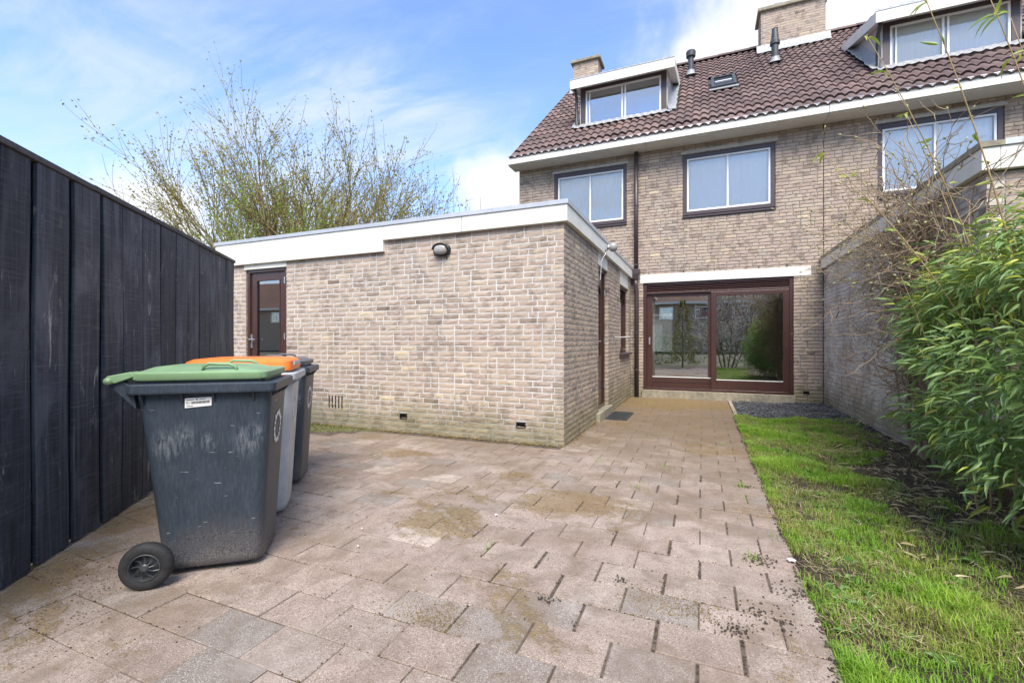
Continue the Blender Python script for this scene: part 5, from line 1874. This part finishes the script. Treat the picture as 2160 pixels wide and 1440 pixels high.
def grow(mb, tips, p, d, L, r, lvl, rng, wig=.12, up=.10, kids=(4, 3, 3), ang=.6, sides=5, shrink=.6, conf=None, rmin=.004):
    n = max(3, int(L / .25) + 2) if lvl < 2 else 4
    n = min(n, 9)
    pts, rad = [p], [r]
    d = d.normalized()
    dirs = [d]
    for i in range(n):
        d = (d + Vector((rng.gauss(0, wig), rng.gauss(0, wig), rng.gauss(0, wig) + up))).normalized()
        pts.append(pts[-1] + d * (L / n)); dirs.append(d)
        rad.append(r * (1 - .62 * (i + 1) / n))
    if conf and conf(pts[-1]): return
    mb.tube(pts, rad, sides if lvl == 0 else max(3, sides - lvl), .5, cap=False)
    if lvl >= len(kids):
        tips.append((pts, dirs)); return
    if lvl == len(kids) - 1: tips.append((pts[n // 2:], dirs[n // 2:]))
    for k in range(kids[lvl]):
        t = rng.uniform(.25, 1) if k else 1.0
        i = min(n, max(1, int(t * n)))
        ax = Vector((rng.gauss(0, 1), rng.gauss(0, 1), rng.gauss(0, 1)))
        ax = (ax - ax.dot(dirs[i]) * dirs[i]).normalized()
        a = ang * rng.uniform(.5, 1.2) if k else ang * .3
        nd = dirs[i] * math.cos(a) + ax * math.sin(a)
        grow(mb, tips, pts[i], nd, L * shrink * rng.uniform(.7, 1.15), max(rad[i] * .72, rmin), lvl + 1, rng, wig, up, kids, ang, sides, shrink, conf, rmin)


def small_leaves(mb, tips, rng, per, size, spread, colf):
    for pts, dirs in tips:
        for _ in range(per):
            i = rng.randrange(len(pts))
            p = pts[i] + Vector((rng.gauss(0, spread), rng.gauss(0, spread), rng.gauss(0, spread)))
            d = (dirs[min(i, len(dirs) - 1)] + Vector((rng.gauss(0, .8), rng.gauss(0, .8), rng.gauss(0, .8)))).normalized()
            s_ = d.cross(Vector((rng.gauss(0, 1), rng.gauss(0, 1), rng.gauss(0, 1)))).normalized()
            L = size * rng.uniform(.6, 1.4)
            u = d.cross(s_)
            q = [p, p + d * L * .5 + s_ * L * .28 + u * L * .1, p + d * L, p + d * L * .5 - s_ * L * .28 + u * L * .1]
            mb.add([tuple(v) for v in q], [(0, 1, 2), (0, 2, 3)], colf(p))


def fan_tree(name, base, label, stems, H, kids, seed, leafmat, per, size, bark='treebark', spread_x=.8, ang=.5, up=.10, trunk_r=.10, cat='tree', side_bias=None, colf=None, r_len=(.5, .62), lean=0.0):
    rng = random.Random(seed)
    t = thing(name, base, label, cat)
    wood, tips = MB(), []
    bx = Vector(base)
    cam_right = Vector((math.cos(YAW), math.sin(YAW), 0)); cam_fw = Vector((-math.sin(YAW), math.cos(YAW), 0))
    for i in range(stems):
        f = -1 + 2 * (i + .5) / stems if stems > 1 else 0
        d = (cam_right * (f * spread_x + rng.gauss(0, .05)) + cam_fw * rng.gauss(0, .28) + Vector((0, 0, 1))).normalized()
        L = H * rng.uniform(*r_len) * (1.12 - .18 * abs(f)) * (1.0 - lean * f)
        grow(wood, tips, bx + cam_right * f * .35 + Vector((0, 0, -.05)), d, L, trunk_r * rng.uniform(.7, 1.1), 0, rng, .07, up, kids, ang, 6, rmin=.0075)
    wood.build('branches', M[bark], t, smooth=True)
    if leafmat:
        lf = MB(); small_leaves(lf, tips, rng, per, size, size * .9, colf or (lambda p: rng.random()))
        o_ = lf.build('foliage', M[leafmat], t, attr=True); o_['kind'] = 'stuff'
    return t


def cam_pt(x, fwd, z=0):
    """world point under picture column x at a given distance ahead"""
    rt = (x - 1080) / 955 * fwd
    s_, c_ = math.sin(YAW), math.cos(YAW)
    return (-fwd * s_ + rt * c_, fwd * c_ + rt * s_, z)


fan_tree('spring_tree', cam_pt(668, 14), 'large spreading tree with many stems and sparse yellow-green spring leaves', 16, 8.8, (8, 6, 5), 123, 'treeleaf', 8, .07, spread_x=1.0, ang=.44, up=.01, trunk_r=.10, lean=.16, r_len=(.44, .49))
fan_tree('leafy_shrub', cam_pt(520, 10.5), 'fresh green leafy shrub in front of the large spring tree', 6, 4.6, (5, 4, 3), 102, 'shrubleaf', 10, .06, spread_x=.40, ang=.5, up=.05, trunk_r=.04, cat='shrub')
fan_tree('bare_tree', cam_pt(395, 17), 'bare brown tree with curved twigs behind the black fence', 4, 6.4, (6, 5, 4), 103, 'treeleaf', 1, .06, spread_x=.55, ang=.7, up=.05, trunk_r=.08)
fan_tree('yellow_shrub', cam_pt(850, 12.5), 'yellowish leafing shrub rising behind the annex roof beside the tree stems', 7, 5.4, (5, 4, 3), 104, 'treeleaf', 6, .06, spread_x=.45, ang=.5, up=.08, trunk_r=.035, cat='shrub')
fan_tree('bare_shrub', cam_pt(935, 18), 'thin leafless shrub twigs above the annex roof near the house', 6, 6.6, (4, 4, 3), 105, None, 0, .05, spread_x=.35, ang=.45, up=.10, trunk_r=.03, cat='shrub')


# climbing shrub on the neighbouring annex
def climber():
    rng = random.Random(115)
    t = thing('climbing_shrub', (XR - .06, 4.9, 0), 'leafless brown climbing shrub with pale buds on the neighbour annex corner', 'climber')
    wood, tips = MB(), []
    def conf(p): return (p.x > XR - .01 and p.z < 2.5 and p.y > YB - .01)
    for i in range(22):
        y = rng.uniform(4.56, 5.75)
        pts, rad = [], []
        p = Vector((XR - .05, y, -.02))
        n = 15
        for k in range(n):
            pts.append(p.copy()); rad.append(.013 * (1 - .55 * k / n))
            p = p + Vector((rng.gauss(-.004, .012), rng.gauss(.0, .05), 2.42 / n + rng.gauss(0, .01)))
            p.x = min(p.x, XR - .03)
        wood.tube(pts, rad, 6, cap=False)
        for k in range(4, n):
            for _ in range(1 if k < 9 else 2):
                d = Vector((rng.uniform(-.8, -.02), rng.gauss(.25, .9), rng.gauss(.15, .45)))
                grow(wood, tips, pts[k], d, rng.uniform(.18, .5) if k < 11 else rng.uniform(.35, .75), .005, 0, rng, .28, .03, (2, 2), .8, 4, .6, conf)
    wood.build('branches', M['twig'], t, smooth=True)
    bd = MB()
    for pts, dirs in tips:
        if rng.random() < .4:
            p, d = pts[-1], dirs[-1]
            if p.z < 1.5: continue
            bd.lathe([(.001, -.004), (.007, .004), (.009, .012), (.005, .022), (.001, .028)], p, d, 6, rng.random())
    o_ = bd.build('buds', M['bud'], t, smooth=True, attr=True); o_['kind'] = 'stuff'


climber()

# ------------------------------------------------------------------ what stands behind the camera (seen in the panes)
opp = thing('opposite_house', (0, -30, 0), 'row house across the gardens mirrored in the sliding door glass', 'building')
g = MB(); g.box(-75, 40, -38, -30, 0, 5.0); g.build('wall', M['farbrick'], opp)
g = MB(); g.prism([(-29.55, 4.95), (-34, 8.8), (-38.4, 4.95)], 'x', -75.3, 40.3); g.build('roof', M['farroof'], opp)
g = MB(); g.box(-75.3, 40.3, -29.53, -29.50, 4.85, 5.1); g.build('fascia', M['white'], opp)
for k in range(-21, 11):
    for dx in (-.75, 2.0):
        xx = k * 3.4 + (0 if dx < 0 else 1.9)
        f = frame_rect(MB(), xx - .75, xx + .65, 3.4, 4.62, .09, -29.999, -29.93).build('window', M['white_trim'], opp)
        g = MB(); g.box(xx - .66, xx + .56, -29.97, -29.96, 3.49, 4.53); g.build('pane', M['glass_sky'], f)
        break
con = thing('golden_conifer', (-.80, -2.0, 0), 'golden green conifer mirrored in the sliding door glass', 'tree')
rng = random.Random(131)
g = MB(); g.tube([(-.8, -2.0, -.05), (-.8, -2.0, 2.6)], [.04, .01], 6); g.build('trunk', M['treebark'], con)
lf = MB()
for _ in range(5200):
    z = .15 + 2.75 * rng.random() ** 1.25
    rr = (.52 * (1 - (z / 3.0) ** 1.3) + .05) * rng.uniform(.55, 1.1) * (1 + .25 * math.sin(z * 11))
    an = rng.uniform(0, 6.283)
    p = Vector((-.8 + math.cos(an) * rr, -2.0 + math.sin(an) * rr, z))
    d = Vector((math.cos(an), math.sin(an), rng.uniform(-.2, .5)))
    m_ = leaf_matrix(p, d, rng.uniform(.05, .1), rng.uniform(.015, .03), rng, 1)
    lf.add([tuple(m_ @ Vector(v)) for v in ((0, -.5, 0), (1, 0, 0), (0, .5, 0))], [(0, 1, 2)], rng.random())
o = lf.build('foliage', M['conifer'], con, attr=True); o['kind'] = 'stuff'
bt = fan_tree('blossom_tree', (1.05, -3.2, 0), 'white blossoming small tree mirrored in the sliding door glass', 5, 4.2, (6, 5, 4), 141, 'blossom', 14, .06, spread_x=.35, ang=.55, up=.03, trunk_r=.04)
fan_tree('bare_tree', (7.0, -7.5, 0), 'bare twiggy tree mirrored in the upper window of the adjoining house', 3, 7.5, (7, 6, 5), 142, None, 0, .05, spread_x=.4, ang=.75, up=.04, trunk_r=.10)
hd = MB()
for _ in range(9000):
    p = Vector((rng.uniform(-5.5, 6.5), rng.uniform(-5.6, -4.6), 0))
    if -.4 < p.x < .9 and rng.random() < .6: continue
    p.z = rng.uniform(.05, 1.5) + .25 * mnoise.noise(Vector((p.x * 1.3, 0, 0)))
    m_ = leaf_matrix(p, Vector((rng.gauss(0, 1), rng.uniform(0, 1), rng.gauss(0, .6))), rng.uniform(.06, .13), rng.uniform(.03, .06), rng, 1)
    hd.add([tuple(m_ @ Vector(v)) for v in ((0, 0, 0), (.5, -.5, 0), (1, 0, 0), (.5, .5, 0))], [(0, 1, 2, 3)], rng.random())
o = hd.build('garden_hedge', M['hedge'], attr=True)
tag(o, 'dark hedge across the end of the garden, mirrored in the glass', 'hedge')
gar = thing('street_garage', (-4, 28, 0), 'pale garage with white door seen through the living room', 'building')
g = MB(); g.box(-9, 1, 28, 33, 0, 2.6); g.build('wall', M['concrete'], gar)
g = MB(); g.box(-4.6, -2.2, 27.95, 27.999, 0, 2.1); g.build('garage_door', M['white_trim'], gar)
g = MB(); g.box(-9.1, 1.1, 27.9, 33.1, 2.601, 2.85); g.build('roof_edge', M['white'], gar)
